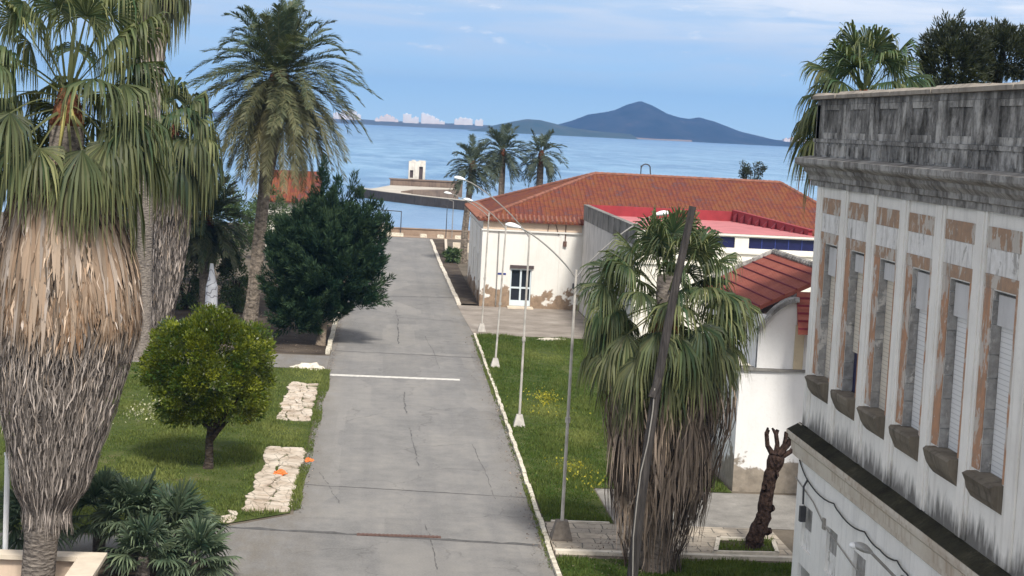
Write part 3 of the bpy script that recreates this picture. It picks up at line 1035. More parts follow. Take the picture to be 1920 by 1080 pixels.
def long_crack(x0, y0, x1, y1, w, seed):
    g = rng_(seed)
    k = 30
    t = np.linspace(0, 1, k)
    x = x0 + (x1 - x0) * t + np.cumsum(g.normal(0, 0.018, k)); y = y0 + (y1 - y0) * t
    ww = 0.7 * w * g.uniform(0.1, 1.3, k)
    for i in range(k - 1):
        if g.uniform() < 0.12:
            continue
        mb.face([(x[i], y[i], 0.0135), (x[i] + ww[i], y[i], 0.0135), (x[i + 1] + ww[i + 1], y[i + 1], 0.0135), (x[i + 1], y[i + 1], 0.0135)])
long_crack(1.9, 46.5, 1.75, 52, 0.05, 1); long_crack(1.7, 61, 1.45, 69, 0.06, 2); long_crack(1.4, 72, 1.35, 78, 0.09, 3); long_crack(-0.9, 54.5, -1.7, 59.5, 0.04, 4)
long_crack(4.1, 56, 3.9, 66, 0.04, 5); long_crack(1.2, 95, 1.1, 112, 0.10, 6); long_crack(3.2, 86, 3.0, 99, 0.05, 7)
struct('road_joint', mb, M['tar'])
t = thing('drain_channel', 'long rusty drain channel set across the near end of the road', 'drain', (0.9, 50.4, 0))
mb = MB()
mb.box(-0.3, 2.15, 50.30, 50.52, 0.009, 0.03)
mb.build('channel', M['rust'], t)
mb = MB()
for k in range(20):
    mb.box(-0.27 + k * 0.12, -0.21 + k * 0.12, 50.31, 50.51, 0.031, 0.042)
mb.build('grate', M['rust'], t)

# kerbs: white-washed kerb stones
def kerb(name, pts, w, h, m, step=0.9, seed=0, gap=0.03):
    g = rng_(seed)
    mb = MB()
    for (x0, y0), (x1, y1) in zip(pts, pts[1:]):
        L_ = math.hypot(x1 - x0, y1 - y0)
        k = max(1, int(L_ / step))
        dx, dy = (x1 - x0) / L_, (y1 - y0) / L_
        nx, ny = dy, -dx
        for i in range(k):
            a, b = i * L_ / k + gap, (i + 1) * L_ / k - gap * 0.3
            j = g.uniform(-0.025, 0.025); hh = h * g.uniform(0.75, 1.1)
            p = [(x0 + dx * a + nx * j, y0 + dy * a + ny * j), (x0 + dx * a + nx * (w + j), y0 + dy * a + ny * (w + j)),
                 (x0 + dx * b + nx * (w + j), y0 + dy * b + ny * (w + j)), (x0 + dx * b + nx * j, y0 + dy * b + ny * j)]
            mb.prism(p, 0.0, hh)
    return struct(name, mb, m)


kerb('right_kerb', [(edge_x(y) + 0.0, y) for y in (40, 47, 55, 65, 80, 93, 100.6)], 0.13, 0.13, M['white_paint'], 1.0, 1)
kerb('far_right_kerb', [(edge_x(y), y) for y in (117, 128, 140, 154, 168, 181)], 0.28, 0.15, M['stone_pale'], 2.0, 2)
kerb('left_kerb', [(-2.50, y) for y in (89.6, 100, 112, 126)], 0.22, 0.26, M['white_paint'], 1.6, 3)

# broken limestone paving in the left verge
def crazy(name, x0, x1, y0, y1, seed, cell=0.55):
    g = rng_(seed)
    nx, ny = max(2, int((x1 - x0) / cell)), max(2, int((y1 - y0) / (cell * 1.5)))
    P = np.zeros((nx + 1, ny + 1, 2))
    for i in range(nx + 1):
        for j in range(ny + 1):
            inner = 0.42 if (0 < i < nx and 0 < j < ny) else (0.10 if i == nx else 0.34)
            P[i, j] = (x0 + (x1 - x0) * i / nx + g.uniform(-1, 1) * inner * cell, y0 + (y1 - y0) * j / ny + g.uniform(-1, 1) * inner * cell * 1.4)
    mb = MB()
    for i in range(nx):
        for j in range(ny):
            if g.uniform() < 0.06:
                continue
            q = [P[i, j], P[i + 1, j], P[i + 1, j + 1], P[i, j + 1]]
            c = sum(q) / 4
            s_ = g.uniform(0.90, 1.04)
            base = 0.02 + g.uniform(0.0, 0.07)
            tl = g.uniform(-0.05, 0.05, 2)
            pts = []
            for a in range(4):                                   # chipped corners
                pa, pb = q[a], q[(a + 1) % 4]
                for t_ in (0.15, 0.5, 0.85):
                    m_ = pa + (pb - pa) * t_
                    pts.append(c + (m_ - c) * s_ * g.uniform(0.86, 1.10))
            z1 = [base + 0.03 + float(np.dot(tl, p - c)) for p in pts]
            mb.prism([tuple(p) for p in pts], 0.0, z1)
    return struct(name, mb, M['limestone'])


crazy('broken_stone_paving', -3.75, -2.35, 52.9, 63.4, 11, 0.50)
crazy('broken_stone_paving', -3.75, -2.45, 69.2, 79.2, 12, 0.42)
o = crazy('loose_paving_stones', -4.5, -3.9, 51.4, 52.6, 13, 0.4)

# pale boulder by the side path, orange scraps
def rock(name, c, r, m, seed, label, cat):
    g = rng_(seed)
    V = []; F = []
    nu, nv = 14, 7
    ph = g.uniform(0, 6, 4)
    for j in range(nv + 1):
        ph_ = math.pi / 2 * j / nv
        for i in range(nu):
            a = 2 * math.pi * i / nu
            k = 1 + 0.2 * math.sin(3 * a + ph[0]) + 0.14 * math.sin(5 * a + ph[1] + j) + g.uniform(-.14, .14)
            V.append((c[0] + r[0] * k * math.cos(a) * math.cos(ph_), c[1] + r[1] * k * math.sin(a) * math.cos(ph_), c[2] + r[2] * math.sin(ph_) * k))
    for j in range(nv):
        for i in range(nu):
            i2 = (i + 1) % nu
            F.append((j * nu + i, j * nu + i2, (j + 1) * nu + i2, (j + 1) * nu + i))
    o = link_mesh(name, V, F, m, None, loc=c)
    return tag(o, label, cat)


rock('boulder', (-3.05, 84.0, 0.03), (0.75, 0.5, 0.22), M['stone_pale'], 5, 'low pale boulder at the far tip of the left lawn', 'boulder')
rock('orange_scrap', (-2.98, 58.6, 0.07), (0.22, 0.42, 0.09), M['orange'], 6, 'larger orange scrap lying on the broken pale paving', 'scrap')
rock('orange_scrap', (-2.15, 61.3, 0.01), (0.15, 0.30, 0.08), M['orange'], 8, 'smaller orange scrap lying at the left edge of the road', 'scrap')
o = rock('concrete_slab', (10.2, 99.2, 0.03), (0.9, 0.5, 0.12), M['stone_pale'], 9, 'pale broken slab at the far edge of the right lawn', 'slab')

# ================================================================== FAR SHORE AND ISLAND
mb = MB()
g = rng_(21)
xs = np.arange(-2500, 3300, 45.0)
top = 11.5 + 2.5 * np.abs(np.sin(xs / 140.0)) + g.uniform(0, 2.5, len(xs))
for i in range(len(xs) - 1):
    a, b = xs[i], xs[i + 1]
    mb.face([(a, 5160, -1.5), (b, 5160, -1.5), (b, 5190, top[i + 1] * .55), (a, 5190, top[i] * .55)])
    mb.face([(a, 5190, top[i] * .55), (b, 5190, top[i + 1] * .55), (b, 5240, top[i + 1]), (a, 5240, top[i])])
    mb.face([(a, 5240, top[i]), (b, 5240, top[i + 1]), (b, 5480, top[i + 1]), (a, 5480, top[i])])
struct('far_shore', mb, M['far_land'])


def hy(px):
    return 227 + 0.0506 * (px - 722)


def heightfield(name, prof, Y0, Y1, m, seed, nx=150, ny=34, gully=0.16):
    """prof: list of (X, height); a hill range with gullies, real depth"""
    g = rng_(seed)
    px_ = np.array([p[0] for p in prof]); pz_ = np.array([p[1] for p in prof])
    X = np.linspace(px_[0], px_[-1], nx); Y = np.linspace(Y0, Y1, ny)
    XX, YY = np.meshgrid(X, Y, indexing='ij')
    t = (YY - Y0) / (Y1 - Y0)
    f = np.sin(np.pi * np.clip(t, 0, 1)) ** 1.1
    hgt = np.interp(X, px_, pz_)[:, None] * f
    nz = np.zeros_like(hgt)
    for k in range(5):
        fx, fy = 2 ** k * 0.012, 2 ** k * 0.006
        a, b = g.uniform(0, 6.28, 2)
        nz += np.sin(XX * fx + a + 1.5 * np.sin(YY * fy + b)) / (1.6 ** k)
    hgt = hgt * (1 + gully * 0.35 * nz * (1 - f * 0.75)) - 1.5
    V = np.stack([XX, YY, hgt], -1).reshape(-1, 3)
    idx = np.arange(nx * ny).reshape(nx, ny)
    F = np.stack([idx[:-1, :-1], idx[1:, :-1], idx[1:, 1:], idx[:-1, 1:]], -1).reshape(-1, 4)
    o = link_mesh(name, V, F, m, None, smooth=True)
    o['kind'] = 'structure'
    return o


def prof_px(pts, Y):
    k = Y / 3300.0
    return [((px - 722 + 0.0437 * (hy(px) - y)) * k, 12 + (hy(px) - y) * k) for px, y in pts]


island = prof_px([(960, 240), (1030, 237), (1070, 225), (1100, 213), (1130, 209), (1150, 206), (1175, 195), (1195, 189.5), (1215, 196), (1245, 212), (1270, 219), (1290, 222), (1310, 219), (1340, 228), (1380, 243), (1440, 258), (1500, 270)], 4650)
heightfield('island_mountain', island, 4330, 4970, M['island'], 31)
near_hill = prof_px([(870, 245), (900, 240), (940, 230.5), (985, 221.5), (1010, 223), (1040, 231), (1080, 240), (1130, 246), (1180, 250)], 4250)
mb = MB()
g = rng_(33)
xs = np.linspace(505, 760, 30)
for a, b in zip(xs, xs[1:]):
    mb.face([(a, 4325, -0.9), (b, 4325, -0.9), (b, 4345, 3.2), (a, 4345, 3.2)])
struct('island_beach', mb, M['sand'])
heightfield('green_headland', near_hill, 4080, 4420, M['island_near'], 32, 90, 24)


def far_block(cat_label, parts, m, Y=5215, group=None):
    parts = [(a * .745, b * .745, 12 + (h - 12) * .745) for a, b, h in parts]
    """a cluster of blocks that touch each other: one apartment complex"""
    x0 = min(p[0] for p in parts); x1 = max(p[1] for p in parts)
    t = thing('apartment_block', cat_label, 'building', ((x0 + x1) / 2, Y, 8), group)
    mb = MB(); win = MB()
    for i, (a, b, h) in enumerate(parts):
        yy = Y + (i % 2) * 3.0
        mb.box(a, b, yy, yy + 22, 6, h)
        mb.box(a + (b - a) * .3, a + (b - a) * .55, yy + 6, yy + 14, h, h + 3)
        for z in np.arange(12, h - 2, 3.4):
            win.box(a, b, yy - 0.15, yy - 0.02, z, z + 1.1)
    mb.build('wall', M[m], t)
    win.build('window', M['far_pink'] if m == 'far_white' else M['far_white'], t)
    return t


G_FAR = 'apartment buildings on the far shore'
far_block('wide white rounded apartment mass on the far shore beside the date palm', [(-205, -172, 34), (-172, -150, 44), (-150, -128, 49), (-128, -112, 44), (-112, -95, 32)], 'far_white', group=G_FAR)
far_block('low pinkish stepped apartment block on the far shore', [(-40, -22, 20), (-22, -4, 29), (-4, 22, 36), (22, 38, 29), (38, 52, 20)], 'far_pink', group=G_FAR)
far_block('white square tower with a lower wing, left of the stepped white block', [(70, 103, 44), (103, 112, 27), (112, 132, 33)], 'far_white', group=G_FAR)
far_block('large white block stepping down to the right on the far shore', [(142, 158, 50), (158, 178, 46), (178, 196, 40), (196, 214, 31), (214, 236, 22)], 'far_white', group=G_FAR)
far_block('row of four joined white towers on the far shore', [(274, 291, 33), (291, 309, 40), (309, 328, 39), (328, 346, 37)], 'far_white', group=G_FAR)
far_block('slim white tower standing rightmost on the far shore, before the green headland', [(356, 372, 33), (372, 388, 37)], 'far_white', group=G_FAR)
far_block('low pinkish buildings on the far shore right of the island', [(1600, 1625, 22), (1625, 1650, 27), (1650, 1690, 25), (1690, 1705, 20)], 'far_pink', group=G_FAR)

# ================================================================== JETTY, HUT, SEAFRONT
t = thing('jetty', 'curved concrete jetty with dark flanks reaching into the water', 'jetty', (6, 295, -1))
mb = MB()
mb.prism([(-4.6, 300), (-0.2, 290), (6, 279), (13.2, 269), (13.8, 271.5), (6.8, 281.5), (0.9, 293), (-3.4, 303)], -1.6, 0.42)
mb.build('near_arm', [M['jetty_dark']], t)
mb = MB()
mb.prism([(-4.3, 300.4), (0.0, 290.6), (6.1, 279.6), (13.1, 269.8), (13.7, 271.2), (6.7, 281), (0.8, 292.4), (-3.5, 302.6)], 0.425, 0.50)
mb.prism([(-2.6, 302), (0.9, 293.1), (5.4, 288), (3.4, 298), (13, 303), (13.4, 318), (1.5, 318), (-1.0, 308)], -1.6, [0.30, 0.30, 0.0, 0.0, 0.0, 0.55, 0.58, 0.35])
mb.build('deck', [M['jetty_top']], t)
mb = MB()
mb.prism([(1.4, 318.2), (14.5, 319), (14.5, 322.5), (1.4, 321.5)], -1.6, 1.62)
mb.prism([(1.2, 318.0), (14.6, 318.8), (14.6, 322.7), (1.2, 321.7)], 1.625, 1.75)
mb.build('far_arm', [M['jetty_brown']], t)
mb = MB()
mb.prism([(3.2, 300.2), (5.2, 298.6), (13.0, 299.5), (13.0, 302.5), (5.2, 301.4)], -1.6, [0.25, 0.55, 0.95, 0.95, 0.6])
mb.build('middle_wall', [M['jetty_brown']], t)

t = thing('ruined_hut', 'small ruined white hut with dark openings standing on the jetty', 'hut', (6.2, 325, 0))
mb = MB()
wall_grid(mb, 'Y', 323.5, 4.7, 7.75, 0.0, 4.9, [(6.6, 7.3, 1.6, 4.0), (4.95, 5.55, 1.9, 3.3)], 0.4, -1)
mb.box(4.7, 7.75, 323.95, 326.8, 0.0, 4.9)
mb.box(5.2, 5.9, 323.6, 325, 4.9, 5.15); mb.box(6.5, 7.75, 323.6, 326, 4.9, 5.1)
mb.build('wall', M['hut'], t)
MB().box(6.6, 7.3, 323.80, 323.93, 1.6, 4.0).build('opening', M['blind_dark'], t)
MB().box(4.95, 5.55, 323.80, 323.93, 1.9, 3.3).build('opening', M['blind_dark'], t)

mb = MB().box(-10, 30, 187.6, 188.0, 0.0, 0.72)
mb.box(-10, 30, 187.5, 188.1, 0.72, 0.80)
tag(mb.build('sea_wall', M['sand'], loc=(8, 188, 0)), 'low brown wall along the seafront at the road end', 'wall')
for k, (x, w, lab) in enumerate([(1.35, 2.2, 'long low white kerb block at the road end before the sea wall'), (4.55, 0.7, 'short white block left of the two by the far palm'),
                                 (6.35, 0.7, 'short white block in the middle of the row at the road end'), (8.25, 0.75, 'short white block nearest the white building corner')]):
    mb = MB().prism([(x - w / 2, 185.2), (x + w / 2, 185.2), (x + w / 2, 185.7), (x - w / 2, 185.7)], 0.01, 0.30)
    mb.prism([(x - w / 2 + .04, 185.24), (x + w / 2 - .04, 185.24), (x + w / 2 - .06, 185.66), (x - w / 2 + .06, 185.66)], 0.30, 0.36)
    tag(mb.build('white_block', M['white_paint'], loc=(x, 185.4, 0)), lab, 'block', 'white blocks at the road end')
mb = MB().box(0.1, 0.95, 186.2, 186.9, 0.01, 1.15).box(0.04, 1.01, 186.14, 186.96, 1.15, 1.25)
tag(mb.build('white_pillar', M['white_paint'], loc=(0.5, 186.5, 0)), 'stout white pillar at the left of the road end beside the cypress', 'pillar')
mb = MB()
mb.tube([(2.15, 187, 0), (2.15, 187, 2.55), (-0.6, 187, 2.62)], 0.06, 6)
tag(mb.build('barrier_frame', M['dark_metal'], loc=(2.15, 187, 0)), 'dark metal frame post with a long top bar at the road end', 'frame')
for x, y, h, lab in [(6.95, 186.3, 3.4, 'thin dark post at the seafront, left of two'), (7.6, 186.6, 3.9, 'taller thin pale post at the seafront beside the palm trunk')]:
    mb = MB().tube([(x, y, 0), (x, y, h)], [0.05, 0.035], 6).tube([(x, y, h), (x - 0.5, y, h + .15)], 0.03, 6)
    tag(mb.build('seafront_post', M['dark_metal'] if h < 3.5 else M['grey_metal'], loc=(x, y, 0)), lab, 'post', 'posts at the seafront')

# low planter walls at the far end of the right pavement
mb = MB()
mb.prism([(5.9, 158), (6.1, 157.6), (6.7, 176), (6.45, 176)], 0.0, 0.55)
mb.prism([(6.1, 157.6), (8.6, 157.2), (8.6, 157.6), (6.1, 158.0)], 0.0, 0.6)
mb.prism([(6.9, 166), (9.2, 166), (9.2, 166.4), (6.9, 166.4)], 0.0, 0.9)
tag(mb.build('planter_wall', M['cream'], loc=(6.5, 165, 0)), 'low pale planter walls between the road and the far palms', 'planter')

# ================================================================== WHITE BUILDING WITH RED HIPPED ROOF
XL, XR, YF, YB, ZE = 6.85, 33.0, 117.0, 135.0, 5.92
t = thing('white_building', 'long white building with a red tiled hipped roof at the road end', 'building', (20, 126, 0))
mb = MB()
DX0, DX1 = 8.80, 10.22
wall_grid(mb, 'Y', YF, XL, XR, 0, ZE - 0.02, [(DX0, DX1, 0.12, 2.62), (16.5, 17.6, 1.2, 2.6)], 0.22, -1)
wall_grid(mb, 'X', XL, YF, YB, 0, ZE - 0.02, [(121.5, 122.7, 1.2, 3.2), (127, 128.2, 1.2, 3.2)], 0.22, -1)
mb.face([(XR, YF, 0), (XR, YB, 0), (XR, YB, ZE - .02), (XR, YF, ZE - .02)])
mb.face([(XL, YB, 0), (XR, YB, 0), (XR, YB, ZE - .02), (XL, YB, ZE - .02)])
mb.build('wall', M['wall_front'], t)
mb = MB()
mb.box(XL - 0.03, 13.45, YF - 0.03, YF - 0.003, 5.22, ZE - 0.03)
mb.build('frieze', M['peach'], t)
mb = MB()
mb.box(XL - 0.12, 13.45, YF - 0.14, YF - 0.032, 5.10, 5.20)
mb.box(XL - 0.12, XL - 0.003, YF - 0.03, YB, 5.10, 5.20)
mb.box(XL - 0.05, XL + 0.35, YF - 0.06, YF - 0.003, 0, 5.09)
mb.box(XL - 0.06, XL - 0.003, YF + 0.0, YF + 0.5, 0, 5.09)
for x in (12.0,):
    mb.box(x, x + 0.30, YF - 0.05, YF - 0.003, 0, 5.09)
for y in (119.8, 124.5, 130.5):
    mb.box(XL - 0.06, XL - 0.003, y, y + 0.45, 0, 5.09)
mb.build('moulding', M['wall_front'], t)
d = MB()
for (a, b, e, h_) in [(DX0, DX0 + .09, .12, 2.62), (DX1 - .09, DX1, .12, 2.62), ((DX0 + DX1) / 2 - .06, (DX0 + DX1) / 2 + .06, .12, 2.53)]:
    d.box(a, b, YF + 0.08, YF + 0.16, e, h_)
d.box(DX0 + .09, DX1 - .09, YF + 0.08, YF + 0.16, 2.53, 2.62)
d.box(DX0 + .09, DX1 - .09, YF + 0.085, YF + 0.155, 1.28, 1.40)
d.box(DX0 + .09, DX1 - .09, YF + 0.085, YF + 0.155, 0.12, 0.50)
door = d.build('door', M['door_white'], t)
g_ = MB().box(DX0 + .02, DX1 - .02, YF + 0.18, YF + 0.215, .14, 2.6)
g_.build('pane', M['glass_dark'], door)
MB().box(DX0 - .05, DX1 + .12, YF - 0.12, YF - 0.003, 2.66, 2.86).build('lintel', M['blind_dark'], t)
MB().box(DX0 - .15, DX1 + .15, YF - 0.9, YF - 0.004, 0.0, 0.11).build('doorstep', M['cream'], t)
MB().box(7.95, 8.5, YF - 0.03, YF - 0.003, 2.18, 2.30).build('name_plate', M['plate_blue'], t)
MB().box(13.0, 13.3, YF - 0.12, YF - 0.003, 1.45, 1.80).build('meter_box', M['dark_metal'], t)
mb = MB().tube([(11.9, YF - 0.08, 5.0), (11.6, YF - 0.10, 5.9), (11.2, YF - 0.1, 5.75), (11.15, YF - 0.1, 5.2)], 0.03, 5)
mb.tube([(12.35, YF - 0.08, 5.7), (12.35, YF - 0.1, 4.55)], 0.035, 5)
mb.box(12.22, 12.45, YF - 0.18, YF - 0.05, 4.25, 4.6)
mb.build('cable_bracket', M['rust'], t)
mb = MB().tube([(7.9, YF - 0.06, 5.1), (7.9, YF - 0.06, 0.1)], 0.04, 6)
mb.build('downpipe', M['grey_metal'], t)
for y0 in (121.5, 127):
    MB().box(XL + 0.15, XL + 0.2, y0, y0 + 1.2, 1.2, 3.2).build('window', M['lamp_grey'], t)
MB().box(16.5, 17.6, YF + 0.15, YF + 0.2, 1.2, 2.6).build('window', M['lamp_grey'], t)

OV = 0.38
ex0, ex1, ey0, ey1 = XL - OV, XR + OV, YF - OV, YB + OV
rx0, rx1, ry, rz = 15.2, 28.7, 126.0, 8.98
ez = ZE - 0.05
mb = MB()
# front, back (corrugation along X) and hip ends (along Y), real thickness underneath
mb.face([(ex0, ey0, ez), (ex1, ey0, ez), (rx1, ry, rz), (rx0, ry, rz)])
mb.face([(ex1, ey1, ez), (ex0, ey1, ez), (rx0, ry, rz), (rx1, ry, rz)])
mb.cur = 1
mb.face([(ex0, ey1, ez), (ex0, ey0, ez), (rx0, ry, rz)])
mb.face([(ex1, ey0, ez), (ex1, ey1, ez), (rx1, ry, rz)])
mb.cur = 0
e2 = ez - 0.13
for a, b in (((ex0, ey0), (ex1, ey0)), ((ex1, ey0), (ex1, ey1)), ((ex1, ey1), (ex0, ey1)), ((ex0, ey1), (ex0, ey0))):
    mb.face([(a[0], a[1], e2), (b[0], b[1], e2), (b[0], b[1], ez), (a[0], a[1], ez)])
mb.face([(ex0, ey0, e2), (ex1, ey0, e2), (ex1, ey1, e2), (ex0, ey1, e2)])
roof = mb.build('roof', [M['roof_x'], M['roof_y']], t)
mb = MB()
def ridge_line(mb, a, b, r=0.13, step=0.42):
    a, b = Vector(a), Vector(b)
    k = max(1, int((b - a).length / step))
    for i in range(k):
        p, q = a.lerp(b, i / k), a.lerp(b, (i + 1.06) / k)
        mb.tube([p, q], [r * 1.1, r * 0.88], 8)
for e in ((ex0, ey0), (ex0, ey1)):
    ridge_line(mb, (e[0], e[1], ez + .03), (rx0, ry, rz + .03))
for e in ((ex1, ey0), (ex1, ey1)):
    ridge_line(mb, (e[0], e[1], ez + .03), (rx1, ry, rz + .03))
ridge_line(mb, (rx0, ry, rz + .03), (rx1, ry, rz + .03))
mb.build('ridge_tiles', M['ridge'], roof)
# eaves tiles give the rim its uneven edge
mb = MB()
for i in range(int((13.4 - ex0) / 0.30)):
    x = ex0 + 0.15 + i * 0.30
    mb.tube([(x, ey0 - 0.04, ez + 0.0), (x, ey0 + 0.9, ez + 0.32)], [0.085, 0.075], 6)
for i in range(int((ey1 - ey0) / 0.30)):
    y = ey0 + 0.15 + i * 0.30
    mb.tube([(ex0 - 0.04, y, ez), (ex0 + 0.9, y, ez + 0.35)], [0.085, 0.075], 6)
mb.build('eaves_tiles', M['ridge'], roof)

mb = MB()
pts = [(18.6, 126.6, 8.8), (18.6, 126.6, 9.75)]
mb.tube(pts, 0.04, 6)
mb.tube([(18.6, 126.6, 9.5)] + [(18.95 - 0.35 * math.cos(a), 126.6, 9.5 + 0.35 * math.sin(a)) for a in np.linspace(0.3, 2.6, 9)] + [(19.35, 126.6, 8.8)], 0.045, 6)
tag(mb.build('vent_pipe', M['dark_metal'], loc=(18.6, 126.6, 8.8)), 'thin hooked metal pipe rising from the red roof ridge', 'pipe')
mb = MB().tube([(30.4, 127.5, 7.6), (30.5, 127.5, 10.1)], 0.035, 6).tube([(31.2, 127.5, 7.4), (31.3, 127.5, 9.4)], 0.03, 6)
for k in range(4):
    mb.tube([(30.1, 127.5, 9.2 + k * .22), (30.85, 127.5, 9.25 + k * .22)], 0.018, 5)
tag(mb.build('aerial', M['rust'], loc=(30.5, 127.5, 7.6)), 'rusty aerial masts at the right end of the red roof', 'aerial')

# ================================================================== ANNEX WITH PINK FLAT ROOF
AX0, AX1, AY0, AY1, AT = 13.5, 23.4, 92.0, 116.55, 7.06
t = thing('flat_roofed_annex', 'grey stained annex with a flat pink roof and dark window strips', 'building', (18.5, 104, 0))
mb = MB()
mb.box(AX0, AX0 + 0.25, AY0 + 0.3, AY1, 0, 6.1)
mb.build('side_wall', M['wall_grey'], t)
mb = MB()
mb.box(AX0 - 0.05, AX0 + 0.22, AY0 + 0.15, AY1, 6.12, AT + 0.02)
mb.box(AX0 - 0.09, AX0 + 0.26, AY0 + 0.1, AY1, AT + 0.02, AT + 0.09)
for k in range(9):
    mb.box(AX0 - 0.085, AX0 - 0.052, AY0 + 1.0 + 2.6 * k, AY0 + 1.25 + 2.6 * k, 6.14, AT)
mb.build('side_parapet', M['parapet_dark'], t)
mb = MB()
HL = [(14.35, 18.75, 6.24, 6.82), (19.5, 23.1, 6.24, 6.82)]
wall_grid(mb, 'Y', AY0, AX0 + 0.02, AX1, 0, 6.98, HL, 0.2, -1)
mb.face([(AX1, AY0, 0), (AX1, AY1, 0), (AX1, AY1, 6.4), (AX1, AY0, 6.4)])
mb.face([(AX0 + .3, AY1, 0), (AX1, AY1, 0), (AX1, AY1, 6.4), (AX0 + .3, AY1, 6.4)])
mb.build('front_wall', M['wall_annex'], t)
mb = MB()
for z in (5.95, 5.55, 5.2):
    mb.box(AX0 + 0.05, AX1, AY0 - 0.12, AY0 - 0.004, z, z + 0.12)
mb.box(AX0 + 0.3, AX1 + 0.1, AY0 - 0.10, AY0 - 0.004, 6.88, 6.985)
mb.build('moulding', M['wall_annex'], t)
for a, b, e, h_ in HL:
    fr = MB().box(a, b, AY0 + 0.12, AY0 + 0.18, e, h_)
    fr.cur = 1
    for k in range(1, 5):
        x = a + (b - a) * k / 5
        fr.box(x - .02, x + .02, AY0 + 0.09, AY0 + 0.118, e, h_)
    fr.build('window_strip', [M['blue_glass'], M['plate_blue']], t)
mb = MB()
mb.face([(AX0 + 0.27, AY0 - 0.05, 7.0), (AX1 - 0.02, AY0 - 0.05, 7.0), (AX1 - 0.02, AY1 - 0.4, 6.5), (AX0 + 0.27, AY1 - 0.4, 6.5)])
mb.build('flat_roof', M['pink'], t)
MB().box(AX0 + 0.27, AX1, AY1 - 0.40, AY1 - 0.18, 6.3, 7.16).build('back_parapet', M['crimson'], t)
mb = MB().box(AX1, AX1 + 0.22, AY0 + 3.0, AY1 - 0.18, 6.3, 7.20)
mb.box(AX1 - 0.03, AX1 + 0.25, AY0 + 2.9, AY1 - 0.16, 7.20, 7.26)
mb.build('side_kerb', M['crimson'], t)
for k in range(9):
    y = AY0 + 4.0 + k * 2.3
    mb = MB()
    mb.prism([(AX1 - 0.28, y), (AX1 - 0.004, y), (AX1 - 0.004, y + 0.25), (AX1 - 0.28, y + 0.25)], 6.45, [6.85, 7.15, 7.15, 6.85])
    mb.build('buttress', M['maroon'], t)

# ================================================================== OUTBUILDING WITH CURVED GABLE
t = thing('outbuilding', 'small white outbuilding with red boarded roof and a curved gable', 'building', (15.3, 62, 0))
OY = 58.6
mb = MB()
mb.box(12.38, 18.6, OY, OY + 0.3, 0, 4.2)
mb.box(12.95, 18.1, OY + 0.06, OY + 9.6, 4.25, 6.1)
mb.box(12.38, 12.68, OY + 0.3, OY + 9.6, 0, 4.2)
mb.build('wall', M['wall_out'], t)
mb = MB().box(12.3, 18.7, OY - 0.10, OY + 0.5, 4.2, 4.28)
mb.build('ledge', M['parapet_dark'], t)
# curved gable front: white web under a grey coping
arc = [(12.95 + 1.28 * k / 12, 5.55 + 1.05 * math.sin(math.pi / 2 * k / 12) ** 0.85) for k in range(13)]
mb = MB()
for (x0, z0), (x1, z1) in zip(arc, arc[1:]):
    k = len(mb.v)
    mb.v += [(x0, OY - .02, 4.29), (x1, OY - .02, 4.29), (x1, OY - .02, z1), (x0, OY - .02, z0), (x0, OY + .2, 4.29), (x1, OY + .2, 4.29), (x1, OY + .2, z1), (x0, OY + .2, z0)]
    for q in ((0, 1, 2, 3), (5, 4, 7, 6), (3, 2, 6, 7), (0, 3, 7, 4), (1, 5, 6, 2)):
        mb.f.append(tuple(k + i for i in q)); mb.m.append(0)
mb.build('gable', M['wall_out'], t)
mb = MB()
pr = []
for (x0, z0), (x1, z1) in zip(arc, arc[1:]):
    k = len(mb.v)
    for (x, z) in ((x0, z0), (x1, z1)):
        mb.v += [(x, OY - .25, z + .005), (x, OY + .3, z + .005), (x, OY + .3, z + .16), (x, OY - .25, z + .16)]
    for q in ((0, 1, 5, 4), (1, 2, 6, 5), (2, 3, 7, 6), (3, 0, 4, 7), (0, 3, 2, 1), (4, 5, 6, 7)):
        mb.f.append(tuple(k + i for i in q)); mb.m.append(0)
mb.build('coping', M['cornice'], t)
MB().box(14.20, 14.52, OY - 0.06, OY - 0.025, 4.29, 5.8).build('pilaster', M['peeled'], t)
mb = MB()
sl_ = 0.50
XRg, ZRg = 15.5, 7.62
def slope_roof(mb, y0, y1, xe, zoff=0.0):
    ze = ZRg - (XRg - xe) * sl_
    P = [(xe, ze), (XRg, ZRg), (XRg + (XRg - xe), ze), (XRg + (XRg - xe), ze - .14), (XRg, ZRg - .14), (xe, ze - .14)]
    mb.extrude([(x, z + zoff) for x, z in P], 'Y', y0, y1)
slope_roof(mb, OY + 0.35, 68.4, 12.75)
roof = mb.build('roof', M['roof_small'], t)
mb = MB()
for k in range(1, 7):                       # raised board joints running along the roof
    x = XRg - k * 0.42
    z = ZRg - (XRg - x) * sl_
    mb.box(x - 0.022, x + 0.022, OY + 0.33, 68.42, z - 0.01, z + 0.045)
mb.build('board_joints', M['maroon'], roof)
mb = MB()
ridge_line(mb, (XRg, OY + .3, ZRg + .03), (XRg, 68.4, ZRg + .03), 0.12)
ridge_line(mb, (12.75, 68.35, ZRg - 2.75 * sl_ + .03), (XRg, 68.35, ZRg + .03), 0.12)
mb.build('ridge_tiles', M['cornice'], roof)
mb = MB()
mb.prism([(14.0, OY - 1.25), (16.4, OY - 1.25), (16.4, OY + 0.33), (14.25, OY + 0.33)], [5.62, 5.62, 6.75, 6.75], [5.78, 5.78, 6.92, 6.92])
rl = mb.build('lean_to_roof', M['roof_small'], t)
mb = MB()
for k in range(5):
    f_ = k / 5.0
    y = OY - 1.25 + 1.58 * f_; z = 5.78 + 1.14 * f_
    mb.box(14.02 + .2 * f_, 16.4, y, y + 0.05, z + 0.0, z + 0.07)
mb.build('board_joints', M['maroon'], rl)

